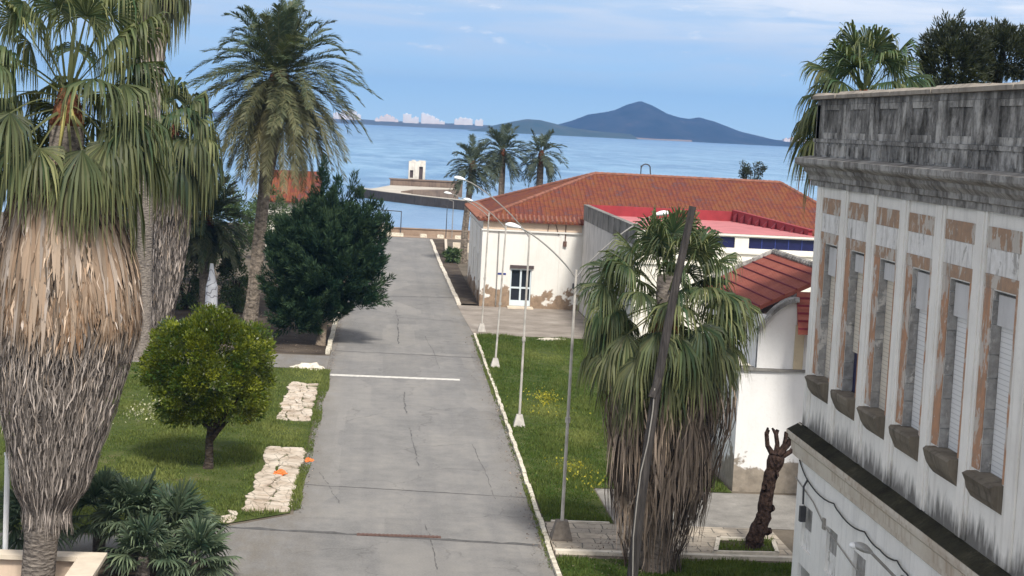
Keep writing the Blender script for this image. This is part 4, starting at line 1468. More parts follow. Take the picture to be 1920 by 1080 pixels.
# ================================================================== GRAND OLD BUILDING ON THE RIGHT
FX, FN, FFAR = 10.0, 6.0, 39.85
t = thing('grand_building', 'weathered two storey building with shuttered windows and black stained parapet', 'building', (14, 30, 0))
bays = [(26.85 + 2.2 * k, 28.30 + 2.2 * k) for k in range(6)]
bays_all = [(26.85 - 2.2 * k, 28.30 - 2.2 * k) for k in range(9, 1, -1)] + bays
ZS, ZT = 6.75, 9.76
mb = MB()
wall_grid(mb, 'X', FX, FN, FFAR, 5.35, 11.25, [(a, b - 0.38, ZS, ZT) for a, b in bays_all], 0.17, -1)
mb.face([(FX, FFAR, 0), (24, FFAR, 0), (24, FFAR, 11.25), (FX, FFAR, 11.25)])
mb.face([(FX, FN, 0), (24, FN, 0), (24, FN, 11.25), (FX, FN, 11.25)])
mb.face([(24, FN, 0), (24, FFAR, 0), (24, FFAR, 11.25), (24, FN, 11.25)])
mb.build('wall', M['facade'], t)
mb = MB()
mb.box(FX + 0.02, 24.1, FN, FFAR + 0.1, 11.8, 12.0)
mb.build('roof', M['cornice'], t)
mb = MB()
mb.face([(9.95, FN, 0), (9.95, FFAR + .03, 0), (9.95, FFAR + .03, 4.9), (9.95, FN, 4.9)])
mb.v = []; mb.f = []; mb.m = []
low_holes = [(a + 0.45, a + 1.35, 2.75, 3.75) for a, b in bays_all] + [(a + 0.35, a + 1.45, 0.9, 2.35) for a, b in bays_all]
wall_grid(mb, 'X', 9.95, FN, FFAR + 0.03, 0, 4.95, low_holes, 0.10, -1)
mb.face([(9.95, FFAR + .03, 0), (11, FFAR + .03, 0), (11, FFAR + .03, 4.95), (9.95, FFAR + .03, 4.95)])
mb.build('lower_wall', M['facade_low'], t)
for h in low_holes:
    m_ = M['shutter_box'] if h[2] > 2 else M['lamp_grey']
    w = MB().box(10.03, 10.10, h[0], h[1], h[2] + (h[3] - h[2]) * .45, h[3]).build('blocked_window', M['stone_jamb'] if h[2] > 2 else m_, t)
    MB().box(10.015, 10.09, h[0], h[1], h[2], h[2] + (h[3] - h[2]) * .45 - .004).build('lower_panel', M['panel_white'], w)

# pilasters between the bays and wide strips at the ends
edges = [FN + 0.1] + [e for b in bays_all for e in b] + [FFAR - 0.0]
pil = [(bays_all[i][1] + 0.05, bays_all[i + 1][0] - 0.15) for i in range(len(bays_all) - 1)]
pil.append((bays_all[-1][1] + 0.05, FFAR + 0.02))
for a, b in pil:
    if b - a > 1.2:
        mb = MB().box(FX - 0.035, FX - 0.003, a, a + 0.5, 5.50, 11.02).box(FX - 0.035, FX - 0.003, b - 0.5, b, 5.50, 11.02)
        mb.build('pilaster', M['pilaster'], t)
        continue
    c = (a + b) / 2
    mb = MB().box(FX - 0.035, FX - 0.003, a, b, 5.50, 11.02)
    mb.box(FX - 0.055, FX - 0.037, c - 0.15, c + 0.15, 5.50, 11.01)
    mb.build('pilaster', M['pilaster'], t)

gen = rng_(44)
for k, (a, b) in enumerate(bays_all):
    i = k - 8                                   # i = 0 is the nearest bay in the photo, 5 the farthest
    fr = MB()
    fr.cur = 0
    # ochre brick jambs: strips on the facade and the outer reveal
    # faded ochre brick surround: broad strip on the far side, narrow one on the near side, joined under and over the opening
    fr.box(FX - 0.016, FX - 0.002, b - 0.378, b + 0.0, ZS + .02, ZT + 0.02)
    fr.box(FX - 0.016, FX - 0.002, a - 0.12, a - 0.002, ZS + .02, ZT + 0.02)
    fr.cur = 1
    # grey stone reveal with uneven blocks
    z = ZS + 0.005
    while z < ZT - 0.05:
        h_ = min(gen.uniform(0.25, 0.55), ZT - 0.005 - z)
        e = gen.uniform(0.0, 0.03)
        fr.box(FX + 0.004 - 0.01 * (e > .02), FX + 0.30, b - 0.40 - e, b - 0.382, z, z + h_ - 0.012)
        z += h_
    fr.box(FX + 0.02, FX + 0.30, a + 0.003, a + 0.05, ZS + 0.005, ZT - 0.01)
    fr.box(FX + 0.185, FX + 0.30, a + 0.003, b - 0.383, ZT - 0.06, ZT - 0.002)
    win = fr.build('window', [M['ochre_jamb'], M['stone_jamb']], t)
    up = 0.85 if i == 4 else 0.0                # the second window from the far corner has its shutter part raised
    boxz = ZT - gen.uniform(0.38, 0.75)
    MB().box(FX + 0.08, FX + 0.29, a + 0.055, b - 0.44, boxz, ZT - 0.065).build('shutter_box', M['shutter_box'], win)
    MB().box(FX + 0.16, FX + 0.19, a + 0.055, b - 0.44, ZS + 0.01 + up, boxz - 0.004).build('shutter', M['shutter'] if i in (0, 1, 2) else M['shutter_cream'], win)
    if up:
        MB().box(FX + 0.20, FX + 0.22, a + 0.055, b - 0.44, ZS + 0.01, ZS + up).build('pane', M['blue_glass'], win)
    MB().box(FX + 0.31, FX + 0.35, a - 0.1, b - 0.2, ZS, ZT - .01).build('back', M['blind_dark'], win)
    mb = MB()
    ch = gen.uniform(0, 0.05, 6)
    mb.extrude([(FX + 0.155, 6.755), (FX - 0.16 - ch[0], 6.745), (FX - 0.20 - ch[1], 6.70), (FX - 0.19, 6.58), (FX - 0.13 - ch[2], 6.46), (FX - 0.07, 6.36 - ch[3]), (FX - 0.004, 6.28)], 'Y', a - 0.06 - ch[4], b - 0.24 + ch[5])
    mb.build('sill', M['sill'], win)
    # stacked panels over the window
    mb = MB()
    mb.box(FX - 0.02, FX - 0.003, a - 0.12, b + 0.02, ZT + 0.025, ZT + 0.25)
    mb.box(FX - 0.02, FX - 0.003, a - 0.12, b + 0.02, 10.43, 10.78)
    mb.build('ochre_band', M['ochre'], win)
    MB().box(FX - 0.015, FX - 0.002, a + 0.02, b - 0.02, ZT + 0.255, 10.425).build('panel', M['panel_white'], win)

# entablature: cornice, parapet with panels, coping
mb = MB()
prof = [(FX + 0.05, 11.02), (FX - 0.09, 11.02), (FX - 0.09, 11.14), (FX - 0.16, 11.16), (FX - 0.16, 11.26), (FX - 0.27, 11.36), (FX - 0.29, 11.43), (FX - 0.47, 11.50), (FX - 0.50, 11.54), (FX - 0.50, 11.64), (FX - 0.14, 11.70), (FX + 0.05, 11.70)]
yy = FN
gen = rng_(45)
while yy < FFAR - 0.4:
    ln_ = 1.30
    e = min(yy + ln_ - 0.018, FFAR + 0.48)
    j = gen.uniform(-0.008, 0.008)
    mb.extrude([(x + (j if x < FX else 0), z + j * .5) for x, z in prof], 'Y', yy, e)
    yy += ln_
mb.extrude(prof, 'Y', yy, FFAR + 0.48)
mb.box(FX + 0.06, 20, FFAR - 0.05, FFAR + 0.45, 11.3, 11.64)
mb.build('cornice', M['cornice'], t)
PX = FX - 0.10
mb = MB()
mb.box(PX, PX + 0.30, FN, FFAR + 0.08, 11.70, 12.98)
mb.box(PX - 0.06, PX - 0.002, FN, FFAR + 0.10, 11.70, 12.10)
mb.box(PX - 0.09, PX - 0.062, FN, FFAR + 0.12, 12.02, 12.10)
mb.box(PX - 0.035, PX - 0.002, FN, FFAR + 0.09, 12.86, 12.98)
mb.box(PX + 0.3, 20, FFAR - 0.2, FFAR + 0.08, 11.70, 12.98)
gen = rng_(46)
posts = [b + 0.40 for a, b in bays_all] + [bays_all[0][0] - 0.4, FFAR - 0.12]
mb.cur = 2
for y in posts:
    mb.box(PX - 0.055, PX - 0.002, y - 0.15, y + 0.15, 12.105, 12.855)
posts = sorted(posts)
for y0, y1 in zip(posts, posts[1:]):
    y0 += 0.17; y1 -= 0.17
    if y1 - y0 < 0.5:
        continue
    f1, f2 = y0 + (y1 - y0) * 0.16, y1 - (y1 - y0) * 0.16
    mb.cur = 0
    mb.box(PX - 0.042, PX - 0.002, y0, f1, 12.105, 12.855); mb.box(PX - 0.042, PX - 0.002, f2, y1, 12.105, 12.855)
    mb.cur = 2
    mb.box(PX - 0.036, PX - 0.002, f1 + .002, f2 - .002, 12.105, 12.24); mb.box(PX - 0.036, PX - 0.002, f1 + .002, f2 - .002, 12.74, 12.855)
    mb.cur = 1
    mb.box(PX - 0.006, PX - 0.001, f1 + .003, f2 - .003, 12.245, 12.735)
y = FN + 0.1
while y < FFAR - 0.1:
    w = gen.uniform(0.10, 0.30)
    mb.cur = 2 if gen.uniform() < 0.45 else 0
    if gen.uniform() < 0.8:
        mb.box(PX - 0.085, PX - 0.0625, y, y + w, 11.72 + gen.uniform(0, .05), 11.93 + gen.uniform(0, .07))
    y += w + gen.uniform(0.05, 0.25)
par = mb.build('parapet', [M['parapet'], M['parapet_recess'], M['parapet_frame']], t)
mb = MB()
yy = FN
while yy < FFAR + 0.1:
    e = min(yy + gen.uniform(0.8, 1.5), FFAR + 0.16)
    j = gen.uniform(-0.015, 0.015)
    mb.extrude([(PX - 0.16 + j, 12.985), (PX - 0.17 + j, 13.06), (PX - 0.06, 13.12 + j), (PX + 0.38, 13.12 + j), (PX + 0.38, 12.985)], 'Y', yy, e - 0.012)
    yy = e
    if e > FFAR + 0.1:
        break
mb.build('coping', M['cap'], par)
# belt ledge with mossy top and moulded fascia
LX = 9.72
mb = MB()
mb.face([(FX - 0.002, FN, 5.47), (LX - 0.02, FN, 5.305), (LX - 0.02, FFAR + 0.36, 5.305), (FX - 0.002, FFAR + 0.36, 5.47)])
mb.build('ledge_top', M['ledge_top'], t)
mb = MB()
mb.extrude([(FX - 0.06, 5.30), (LX - 0.03, 5.30), (LX - 0.03, 5.22), (LX + 0.02, 5.20), (LX + 0.02, 5.12), (LX + 0.10, 5.04), (LX + 0.11, 4.84), (LX + 0.15, 4.82), (LX + 0.15, 4.72), (9.94, 4.66), (9.94, 5.2)], 'Y', FN, FFAR + 0.36)
mb.box(FX - 0.05, 12, FFAR + 0.02, FFAR + 0.34, 4.98, 5.46)
mb.build('ledge', M['ledge_front'], t)
mb = MB().tube([(9.935, 38.9, 4.35), (9.86, 38.9, 4.2), (9.86, 38.85, 3.8)], 0.025, 6)
mb.box(9.80, 9.93, 38.8, 38.95, 3.4, 3.75)
mb.build('iron_bracket', M['dark_metal'], t)

mb = MB()
cab = [(9.92, 39.69, 4.66), (9.90, 38.78, 4.39), (9.90, 36.39, 4.36), (9.90, 36.0, 4.28), (9.90, 33.95, 4.32), (9.90, 32.86, 4.23), (9.90, 31.7, 4.30), (9.90, 31.1, 4.22), (9.90, 28, 4.1), (9.92, 24, 4.2)]
pts = []
for a, b in zip(cab, cab[1:]):
    for q in range(6):
        f_ = q / 6
        pts.append((a[0] + (b[0] - a[0]) * f_, a[1] + (b[1] - a[1]) * f_, a[2] + (b[2] - a[2]) * f_ - 0.10 * 4 * f_ * (1 - f_) * min(1, (a[1] - b[1]) / 2.4)))
mb.tube(pts, 0.016, 5)
tag(mb.build('cable', M['cable'], loc=(9.9, 35, 4.3)), 'black cable sagging along the wall under the ledge of the grand building', 'cable')
mb = MB()
cab = [(9.93, 40.0, 4.2), (9.92, 38.24, 4.0), (9.92, 37.18, 3.72), (9.92, 34.7, 3.45), (9.92, 30, 3.3)]
mb.tube(cab, 0.014, 5)
mb.box(9.90, 9.945, 37.1, 37.25, 3.62, 3.86)
tag(mb.build('cable', M['cable_pale'], loc=(9.9, 37, 3.7)), 'lower pale cable crossing between the blocked windows of the grand building', 'cable')


def egg(mb, c, d, L_, w, h, seg=12, rings=8):
    """lamp head: a flattened drop along direction d"""
    c = Vector(c); d = Vector(d).normalized()
    s = d.cross(Vector((0, 0, 1))).normalized(); u = s.cross(d)
    k0 = len(mb.v)
    for i in range(rings + 1):
        f_ = i / rings
        r = max(0.02, math.sin(math.pi * (0.06 + 0.9 * f_)) ** 0.6 * (0.62 + 0.38 * f_))
        for q in range(seg):
            a = 2 * math.pi * q / seg
            mb.v.append(tuple(c + d * (L_ * f_) + s * (w * r * math.cos(a)) + u * (h * r * (math.sin(a) if math.sin(a) > 0 else 0.55 * math.sin(a)))))
    for i in range(rings):
        for q in range(seg):
            q2 = (q + 1) % seg
            mb.f.append((k0 + i * seg + q, k0 + i * seg + q2, k0 + (i + 1) * seg + q2, k0 + (i + 1) * seg + q)); mb.m.append(mb.cur)
    mb.f.append(tuple(k0 + q for q in range(seg))); mb.m.append(mb.cur)
    mb.f.append(tuple(k0 + rings * seg + q for q in range(seg))); mb.m.append(mb.cur)


t = thing('wall_lamp', 'grey dome wall lamp reaching out from the lower storey of the grand building', 'lamp', (9.95, 31.3, 4.0))
mb = MB().tube([(9.94, 31.35, 3.95), (9.75, 31.35, 4.1), (9.45, 31.4, 4.38), (9.32, 31.42, 4.50)], 0.028, 8)
mb.box(9.91, 9.945, 31.25, 31.45, 3.85, 4.1)
mb.build('arm', M['grey_metal'], t)
mb = MB()
egg(mb, (9.34, 31.42, 4.49), (-0.86, 0.05, 0.36), 0.40, 0.15, 0.13)
mb.build('lamp_head', M['lamp_grey'], t, smooth=True)
mb = MB()
egg(mb, (9.05, 31.44, 4.58), (-0.86, 0.05, 0.30), 0.16, 0.10, 0.09)
mb.build('lens', M['lamp_white'], t, smooth=True)


# ================================================================== STREET LAMPS
def street_lamp(x, y, h, label, lean=0.0, block=True, arms=(-1.75, 2.25), rise=(1.15, 1.7)):
    t = thing('street_lamp', label, 'street lamp', (x, y, 0.03), 'street lamps along the right lawn')
    mb = MB().tube([(x, y, 0.35), (x + lean * .5, y, h * .5), (x + lean, y, h)], [0.052, 0.046, 0.036], 8)
    mb.tube([(x + lean * .44, y, h * .44), (x + lean * .46, y, h * .46)], 0.075, 8)
    mb.build('pole', M['white_metal'], t)
    mb = MB()
    if block:
        w0, w1 = 0.30, 0.17
        mb.prism([(x - w0, y - w0), (x + w0, y - w0), (x + w0, y + w0), (x - w0, y + w0)], 0.03, 0.12)
        k = len(mb.v)
        mb.v += [(x + sx_ * w0, y + sy_ * w0, 0.12) for sx_, sy_ in ((-1, -1), (1, -1), (1, 1), (-1, 1))] + [(x + sx_ * w1, y + sy_ * w1, 0.62) for sx_, sy_ in ((-1, -1), (1, -1), (1, 1), (-1, 1))]
        for q in ((4, 5, 6, 7), (0, 1, 5, 4), (1, 2, 6, 5), (2, 3, 7, 6), (3, 0, 4, 7)):
            mb.f.append(tuple(k + i for i in q)); mb.m.append(0)
        mb.build('base_block', M['block'], t)
    else:
        w0, w1 = 0.24, 0.12
        k = len(mb.v)
        mb.v += [(x + sx_ * w0, y + sy_ * w0, 0.03) for sx_, sy_ in ((-1, -1), (1, -1), (1, 1), (-1, 1))] + [(x + sx_ * w1, y + sy_ * w1, 0.5) for sx_, sy_ in ((-1, -1), (1, -1), (1, 1), (-1, 1))]
        for q in ((4, 5, 6, 7), (0, 1, 5, 4), (1, 2, 6, 5), (2, 3, 7, 6), (3, 0, 4, 7)):
            mb.f.append(tuple(k + i for i in q)); mb.m.append(0)
        mb.build('base_block', M['white_metal'], t)
    for ax, rz_ in zip(arms, rise):
        X0 = x + lean
        pts = []
        for q in range(10):
            f_ = q / 9
            pts.append((X0 + ax * (f_ ** 1.12), y, h - 0.25 + (rz_ + 0.25) * (1 - (1 - f_) ** 1.3)))
        mb = MB().tube(pts, [0.024] * 8 + [0.022, 0.02], 7)
        arm = mb.build('arm', M['grey_metal'], t)
        mb = MB()
        e = Vector(pts[-1]); d = Vector(pts[-1]) - Vector(pts[-3]); d.z = abs(d.z) * 0.35
        egg(mb, e - d.normalized() * 0.08, d, 0.46, 0.13, 0.12)
        mb.build('lamp_head', M['lamp_white'], arm, smooth=True)
    return t


street_lamp(5.68, 50.5, 8.0, 'nearest street lamp on a brown tapered block beside the slab walk', 0.02)
street_lamp(5.92, 70.0, 7.9, 'street lamp on a pale base halfway along the right lawn', 0.03, False, (-2.75,), (1.95,))
street_lamp(6.01, 87.0, 7.2, 'street lamp on a pale base near the far end of the right lawn', 0.2, False, (-1.8,), (1.1,))
street_lamp(6.16, 102.2, 7.0, 'farthest street lamp standing just beyond the lawn on the plaza edge', 0.1, False, (-2.3,), (1.0,))

# leaning old wooden pole with its cable
t = thing('wooden_pole', 'dark leaning wooden pole in front of the right fan palm', 'pole', (6.95, 44.7, 0))
mb = MB().tube([(6.92, 44.7, -0.1), (7.05, 44.7, 2.5), (7.30, 44.72, 5.5), (7.62, 44.74, 8.0), (7.97, 44.76, 10.22)], [0.15, 0.14, 0.125, 0.11, 0.095], 12)
mb.tube([(7.34, 44.68, 5.75), (7.16, 44.55, 5.25)], 0.10, 8)
mb.build('shaft', M['wood_pole'], t)
mb = MB().tube([(7.22, 44.52, 5.5), (7.20, 44.50, 4.9), (7.12, 44.48, 4.1), (6.98, 44.48, 3.3), (6.92, 44.46, 2.5), (6.88, 44.46, 1.6), (6.93, 44.46, 0.3)], 0.017, 6)
mb.build('cable', M['cable_pale'], t)

# pollarded tree in its kerbed bed
t = thing('pollarded_tree', 'bare pollarded tree with stubby branches in a kerbed bed', 'tree', (11.3, 50.0, 0.05))
g = rng_(60)
pts = [(11.25, 50.0, 0.03), (11.36, 50.0, 0.5), (11.55, 50.0, 1.05), (11.58, 50.0, 1.6), (11.66, 50.0, 2.2), (11.80, 50.0, 2.75), (11.82, 50.0, 2.95)]
rad_ = [0.27, 0.235, 0.225, 0.20, 0.215, 0.225, 0.20]
P = []; Rr = []
for a, b, r0, r1 in zip(pts, pts[1:], rad_, rad_[1:]):
    for q in range(5):
        f_ = q / 5
        P.append(tuple(a[i] + (b[i] - a[i]) * f_ for i in range(3))); Rr.append((r0 + (r1 - r0) * f_) * g.uniform(0.88, 1.14))
mb = MB().tube(P, Rr, 14)
for dz, dx in ((0.62, 0.2), (1.9, -.16), (1.3, 0.19), (2.3, 0.17), (0.9, -0.18)):
    mb.tube([(11.5 + dx * .4 + dz * .07, 49.9, dz), (11.5 + dx + dz * .07, 49.82, dz + .06)], [0.13, 0.09], 8)
mb.build('trunk', M['bark_brown'], t, smooth=True)
for br in ([(11.72, 50, 2.85), (11.52, 50, 3.15), (11.47, 50, 3.5), (11.50, 50, 3.68)], [(11.8, 50, 2.9), (11.82, 50.05, 3.2), (11.76, 50.05, 3.5), (11.64, 50.05, 3.66)],
           [(11.86, 50, 2.88), (12.02, 50, 3.2), (12.05, 50, 3.42), (12.02, 50, 3.58)], [(11.9, 50, 2.8), (12.22, 50, 3.0), (12.42, 50, 3.32), (12.52, 50, 3.40)],
           [(11.86, 49.95, 2.9), (12.12, 49.9, 3.22), (12.18, 49.9, 3.50)]):
    mb = MB().tube(br, [0.10, 0.07, 0.065, 0.03][:len(br)], 8)
    mb.tube([br[-2], (br[-2][0] + .05, br[-2][1], br[-2][2] + .12)], [0.075, 0.05], 6)
    mb.build('branch', M['bark_brown'], t, smooth=True)
mb = MB()
B0 = [(9.95, 49.15), (11.9, 49.25), (12.15, 51.0), (10.4, 51.05)]
for a, b in zip(B0, B0[1:] + B0[:1]):
    L_ = math.hypot(b[0] - a[0], b[1] - a[1]); nx_, ny_ = -(b[1] - a[1]) / L_ * .12, (b[0] - a[0]) / L_ * .12
    mb.prism([a, b, (b[0] + nx_, b[1] + ny_), (a[0] + nx_, a[1] + ny_)], 0.05, 0.17)
struct('tree_bed_kerb', mb, M['stone_pale'])
sheet('tree_bed_soil', [(10.1, 49.3), (11.8, 49.4), (12.0, 50.9), (10.45, 50.9)], 0.09, M['soil'])

# white painted marker with scribbles, by the left hedge
t = thing('marker_column', 'white pointed column with dark scribbles before the left hedge', 'column', (-9.8, 104.8, 0))
V, F = trunk_loft([(0.0, -9.8, 104.8, .40), (0.35, -9.8, 104.8, .38), (1.0, -9.8, 104.8, .36), (1.75, -9.8, 104.8, .35), (2.0, -9.8, 104.8, .27), (2.5, -9.82, 104.8, .17), (3.1, -9.85, 104.8, .10)], 12)
link_mesh('shaft', V, F, M['graffiti'], t)
MB().box(-10.25, -9.35, 104.35, 105.25, 0.0, 0.14).build('foot', M['block'], t)

# cream parapet of a terrace in the lower left corner
t = thing('terrace_wall', 'cream terrace wall with flat coping behind the big fan palm trunk', 'wall', (-8.5, 44, 0))
mb = MB().box(-14, -6.75, 44.1, 44.4, 0, 0.62).box(-7.05, -6.75, 41.5, 44.095, 0, 0.62)
mb.build('wall', M['peach'], t)
mb = MB().box(-14, -6.55, 43.95, 44.5, 0.625, 0.74).prism([(-7.2, 41.4), (-6.55, 41.4), (-6.55, 43.945), (-7.2, 43.945)], 0.625, 0.735)
mb.build('coping', M['cream'], t)
mb = MB().tube([(-9.16, 44.8, 0.0), (-9.16, 44.8, 3.1)], 0.07, 10).tube([(-9.16, 44.8, 3.1), (-9.16, 44.8, 3.16)], 0.09, 10)
tag(mb.build('white_post', M['lamp_white'], loc=(-9.16, 44.8, 0)), 'slim white post rising at the left edge behind the terrace wall', 'post')

# house with red roof far left
t = thing('red_roofed_house', 'white house with a red roof glimpsed behind the tall date palm', 'house', (-7.7, 155, 0))
mb = MB().box(-9.7, -5.6, 151, 160, 0, 4.9)
mb.build('wall', M['wall_annex'], t)
mb = MB()
mb.extrude([(150.4, 4.85), (155.5, 7.3), (160.6, 4.85), (160.6, 4.7), (155.5, 7.15), (150.4, 4.7)], 'X', -10.0, -5.3)
mb.build('roof', M['roof_x'], t)
for x in (-9.0, -7.0):
    MB().box(x, x + 1.1, 150.95, 150.997, 1.4, 3.2).build('window', M['glass_dark'], t)

# ================================================================== PALMS
def fan_palm(label, base, trunk_prof, crown_c, nleaf, petL, Rb, skirt_prof, n_skirt, seed, el_rng=(-70, 80), hue_top=0.25, hue_low=0.45,
             skirt_hue=None, wd=(0.04, 0.13), lnr=(0.7, 1.5), straw='straw', nseg=34, heart=True, droop=1.0, flare=0.12, az_skip=None, core=True, messy=0.06, fine=None, top_k=0.0):
    g = rng_(seed)
    t = thing('fan_palm', label, 'palm', base)
    V, F = trunk_loft(trunk_prof, 20, g, 0.08)
    link_mesh('trunk', V, F, M['bark_grey'], t, smooth=True)
    if core:
        V, F = trunk_loft([(z, cx, cy, max(0.2, r * 0.80)) for z, cx, cy, r in skirt_prof], 24, g, 0.05)
        ob = link_mesh('skirt_core', V, F, M['bark_grey'], t, smooth=True)
    L = Leaves()
    skirt(L, g, skirt_prof, n_skirt, lnr, wd, skirt_hue, flare, messy, fine)
    L.build('skirt', M[straw], t)
    L = Leaves(); Pt = Leaves()
    c = np.array(crown_c, float)
    ga = 2.399963
    for i in range(nleaf):
        f_ = (i + 0.5) / nleaf
        el = R(el_rng[1] + (el_rng[0] - el_rng[1]) * f_ ** 0.9) + g.normal(0, 0.10)
        az = i * ga + g.normal(0, 0.2)
        if az_skip and az_skip(az, el):
            continue
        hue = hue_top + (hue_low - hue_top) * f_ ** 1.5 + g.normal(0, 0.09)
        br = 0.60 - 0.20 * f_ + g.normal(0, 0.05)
        b0 = c + np.array([math.sin(az) * 0.16, math.cos(az) * 0.16, -0.9 * f_ + 0.25])
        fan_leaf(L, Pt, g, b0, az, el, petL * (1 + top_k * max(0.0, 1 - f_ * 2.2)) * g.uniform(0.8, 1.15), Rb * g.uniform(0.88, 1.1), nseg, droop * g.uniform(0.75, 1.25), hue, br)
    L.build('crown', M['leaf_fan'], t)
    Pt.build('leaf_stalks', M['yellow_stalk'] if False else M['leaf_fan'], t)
    if heart:
        V, F = trunk_loft([(c[2] - 1.3, c[0], c[1], 0.34), (c[2] - 0.8, c[0], c[1], 0.36), (c[2] - 0.3, c[0], c[1], 0.28), (c[2] + 0.05, c[0], c[1], 0.16)], 14, g, 0.2)
        link_mesh('heart', V, F, M['boot_red'], t)
    return t


sk = [(10.7, -7.62, 43, 0.65), (9.75, -7.62, 43, 1.18), (9.0, -7.52, 43, 1.42), (8.0, -7.45, 43, 1.60), (6.7, -7.42, 43, 1.66), (5.6, -7.52, 43, 1.52), (4.7, -7.62, 43, 1.36), (3.6, -7.70, 43, 1.08), (2.7, -7.74, 43, 0.86), (2.15, -7.80, 43, 0.55)]
t = fan_palm('nearest fan palm with a huge straw coloured skirt at the left edge', (-8.05, 43, 0),
             [(-0.2, -8.08, 43, 0.46), (0.5, -8.0, 43, 0.40), (1.4, -7.92, 43, 0.42), (2.3, -7.84, 43, 0.55), (6, -7.5, 43, 0.5), (11.5, -7.6, 43, 0.4)],
             (-7.60, 43, 12.35), 66, 1.5, 1.4, sk, 11000, 101, (-46, 84), 0.22, 0.40,
             skirt_hue=lambda z: np.interp(z, [2.1, 4.5, 6.2, 7.2, 8.4, 9.7], [0.14, 0.20, 0.31, 0.50, 0.62, 0.60]), wd=(0.03, 0.085), lnr=(0.6, 1.4), messy=0.07, fine=6.3, top_k=0.55, nseg=46, az_skip=lambda az, el: math.cos(az) < -0.90 and -0.25 < el < 0.95)
# a few broad pale dead leaf stalks stand proud of the skirt
L = Leaves()
g = rng_(102)
n_ = 130
th = g.uniform(-2.6, 2.6, n_) + math.pi
z0 = g.uniform(8.3, 10.2, n_); l_ = g.uniform(1.3, 2.4, n_)
K = 6
P = np.zeros((n_, K, 3))
for k in range(K):
    f_ = k / (K - 1)
    zz = z0 - l_ * f_
    r = np.interp(zz, [s[0] for s in sk][::-1], [s[3] for s in sk][::-1]) + 0.03 + 0.10 * f_
    P[:, k] = np.stack([np.interp(zz, [s[0] for s in sk][::-1], [s[1] for s in sk][::-1]) + np.sin(th) * r, 43 + np.cos(th) * r, zz], -1)
tang = np.stack([np.cos(th), -np.sin(th), np.zeros(n_)], -1)
v = np.stack([g.uniform(0.4, 0.85, n_), g.uniform(0.30, 0.62, n_)], -1)
ribbons(L, P, np.array([0.06, 0.10, 0.13, 0.12, 0.08, 0.02])[None] * g.uniform(0.7, 1.3, (n_, 1)), tang, v)
L.build('dead_stalks', M['straw'], t)
L = Leaves()
g = rng_(103)
sk_z = [q[0] for q in sk][::-1]
for i in range(46):
    th = math.pi + g.uniform(-1.9, 1.9)
    zt = g.uniform(7.4, 8.5)
    k = 16
    a = np.linspace(-0.16, 0.16, k) + th
    K = 5
    P = np.zeros((k, K, 3)); lk = g.uniform(0.7, 1.35, k)
    for q in range(K):
        f_ = q / (K - 1)
        zz = zt - lk * f_
        aa = th + (a - th) * (0.25 + 0.9 * f_)
        r = np.interp(zz, sk_z, [w[3] for w in sk][::-1]) + 0.02 + 0.07 * f_ + g.normal(0, 0.012, k)
        P[:, q] = np.stack([np.interp(zz, sk_z, [w[1] for w in sk][::-1]) + np.sin(aa) * r, 43 + np.cos(aa) * r, zz], -1)
    tg = np.stack([np.cos(a), -np.sin(a), np.zeros(k)], -1)
    v = np.stack([np.clip(g.normal(0.8, 0.1) + g.normal(0, 0.08, k), 0, 1), np.clip(g.uniform(0.3, 0.6) * g.uniform(0.6, 1.3, k), 0, 1)], -1)
    ribbons(L, P, np.array([0.03, 0.05, 0.055, 0.04, 0.008])[None] * np.ones((k, 1)), nrm(tg + g.normal(0, 0.25, (k, 3))), v)
L.build('brown_fans', M['straw'], t)
mb = MB()
for x0, z0_, x1, z1_, x2, z2_ in ((-7.55, 12.0, -7.6, 11.5, -7.68, 10.75), (-7.42, 11.9, -7.33, 11.6, -7.22, 11.25)):
    mb.tube([(x0, 42.6, z0_), (x1, 42.5, z1_), (x2, 42.42, z2_)], [0.03, 0.045, 0.02], 6)
mb.build('flower_stalk', M['yellow_stalk'], t)

sk = [(8.0, -11.7, 97, 1.2), (7.3, -11.8, 97, 1.35), (6.3, -11.9, 97, 1.55), (4.5, -11.95, 97, 1.45), (2.5, -12.0, 97, 1.2), (0.6, -12.05, 97, 0.85), (0.25, -12.05, 97, 0.7)]
fan_palm('fan palm with green hanging fronds and grey skirt, second from the left', (-12.05, 97, 0),
         [(-0.1, -12.1, 97, 0.6), (1, -12.05, 97, 0.5), (9, -11.6, 97, 0.4)], (-11.4, 97, 11.2), 60, 1.7, 1.8, sk, 6000, 111, (-78, 80), 0.25, 0.5,
         skirt_hue=lambda z: np.interp(z, [0, 4, 7], [0.12, 0.25, 0.45]), fine=6.5, nseg=26, droop=1.25, wd=(0.06, 0.16))
sk = [(17.2, -11.3, 85, 1.05), (16, -11.4, 85, 1.0), (14.6, -11.3, 85, 0.72), (13.3, -11.2, 85, 0.5), (12.7, -11.2, 85, 0.42)]
fan_palm('tallest fan palm whose brown skirt shows at the top edge', (-11.2, 85, 0),
         [(-0.1, -11.3, 85, 0.5), (6, -11.2, 85, 0.36), (18, -11.3, 85, 0.32)], (-11.2, 85, 18.9), 40, 1.2, 1.3, sk, 1300, 121, (-70, 80), 0.3, 0.55,
         skirt_hue=lambda z: np.interp(z, [12, 15, 17], [0.25, 0.4, 0.5]), nseg=24, droop=1.2, wd=(0.06, 0.16))
sk = [(6.1, 7.95, 47.5, 1.55), (5.2, 8.05, 47.5, 1.85), (4.2, 8.12, 47.5, 1.75), (3.0, 8.1, 47.5, 1.45), (1.8, 8.0, 47.5, 1.15), (0.9, 7.95, 47.5, 0.95), (0.5, 7.95, 47.5, 0.75)]
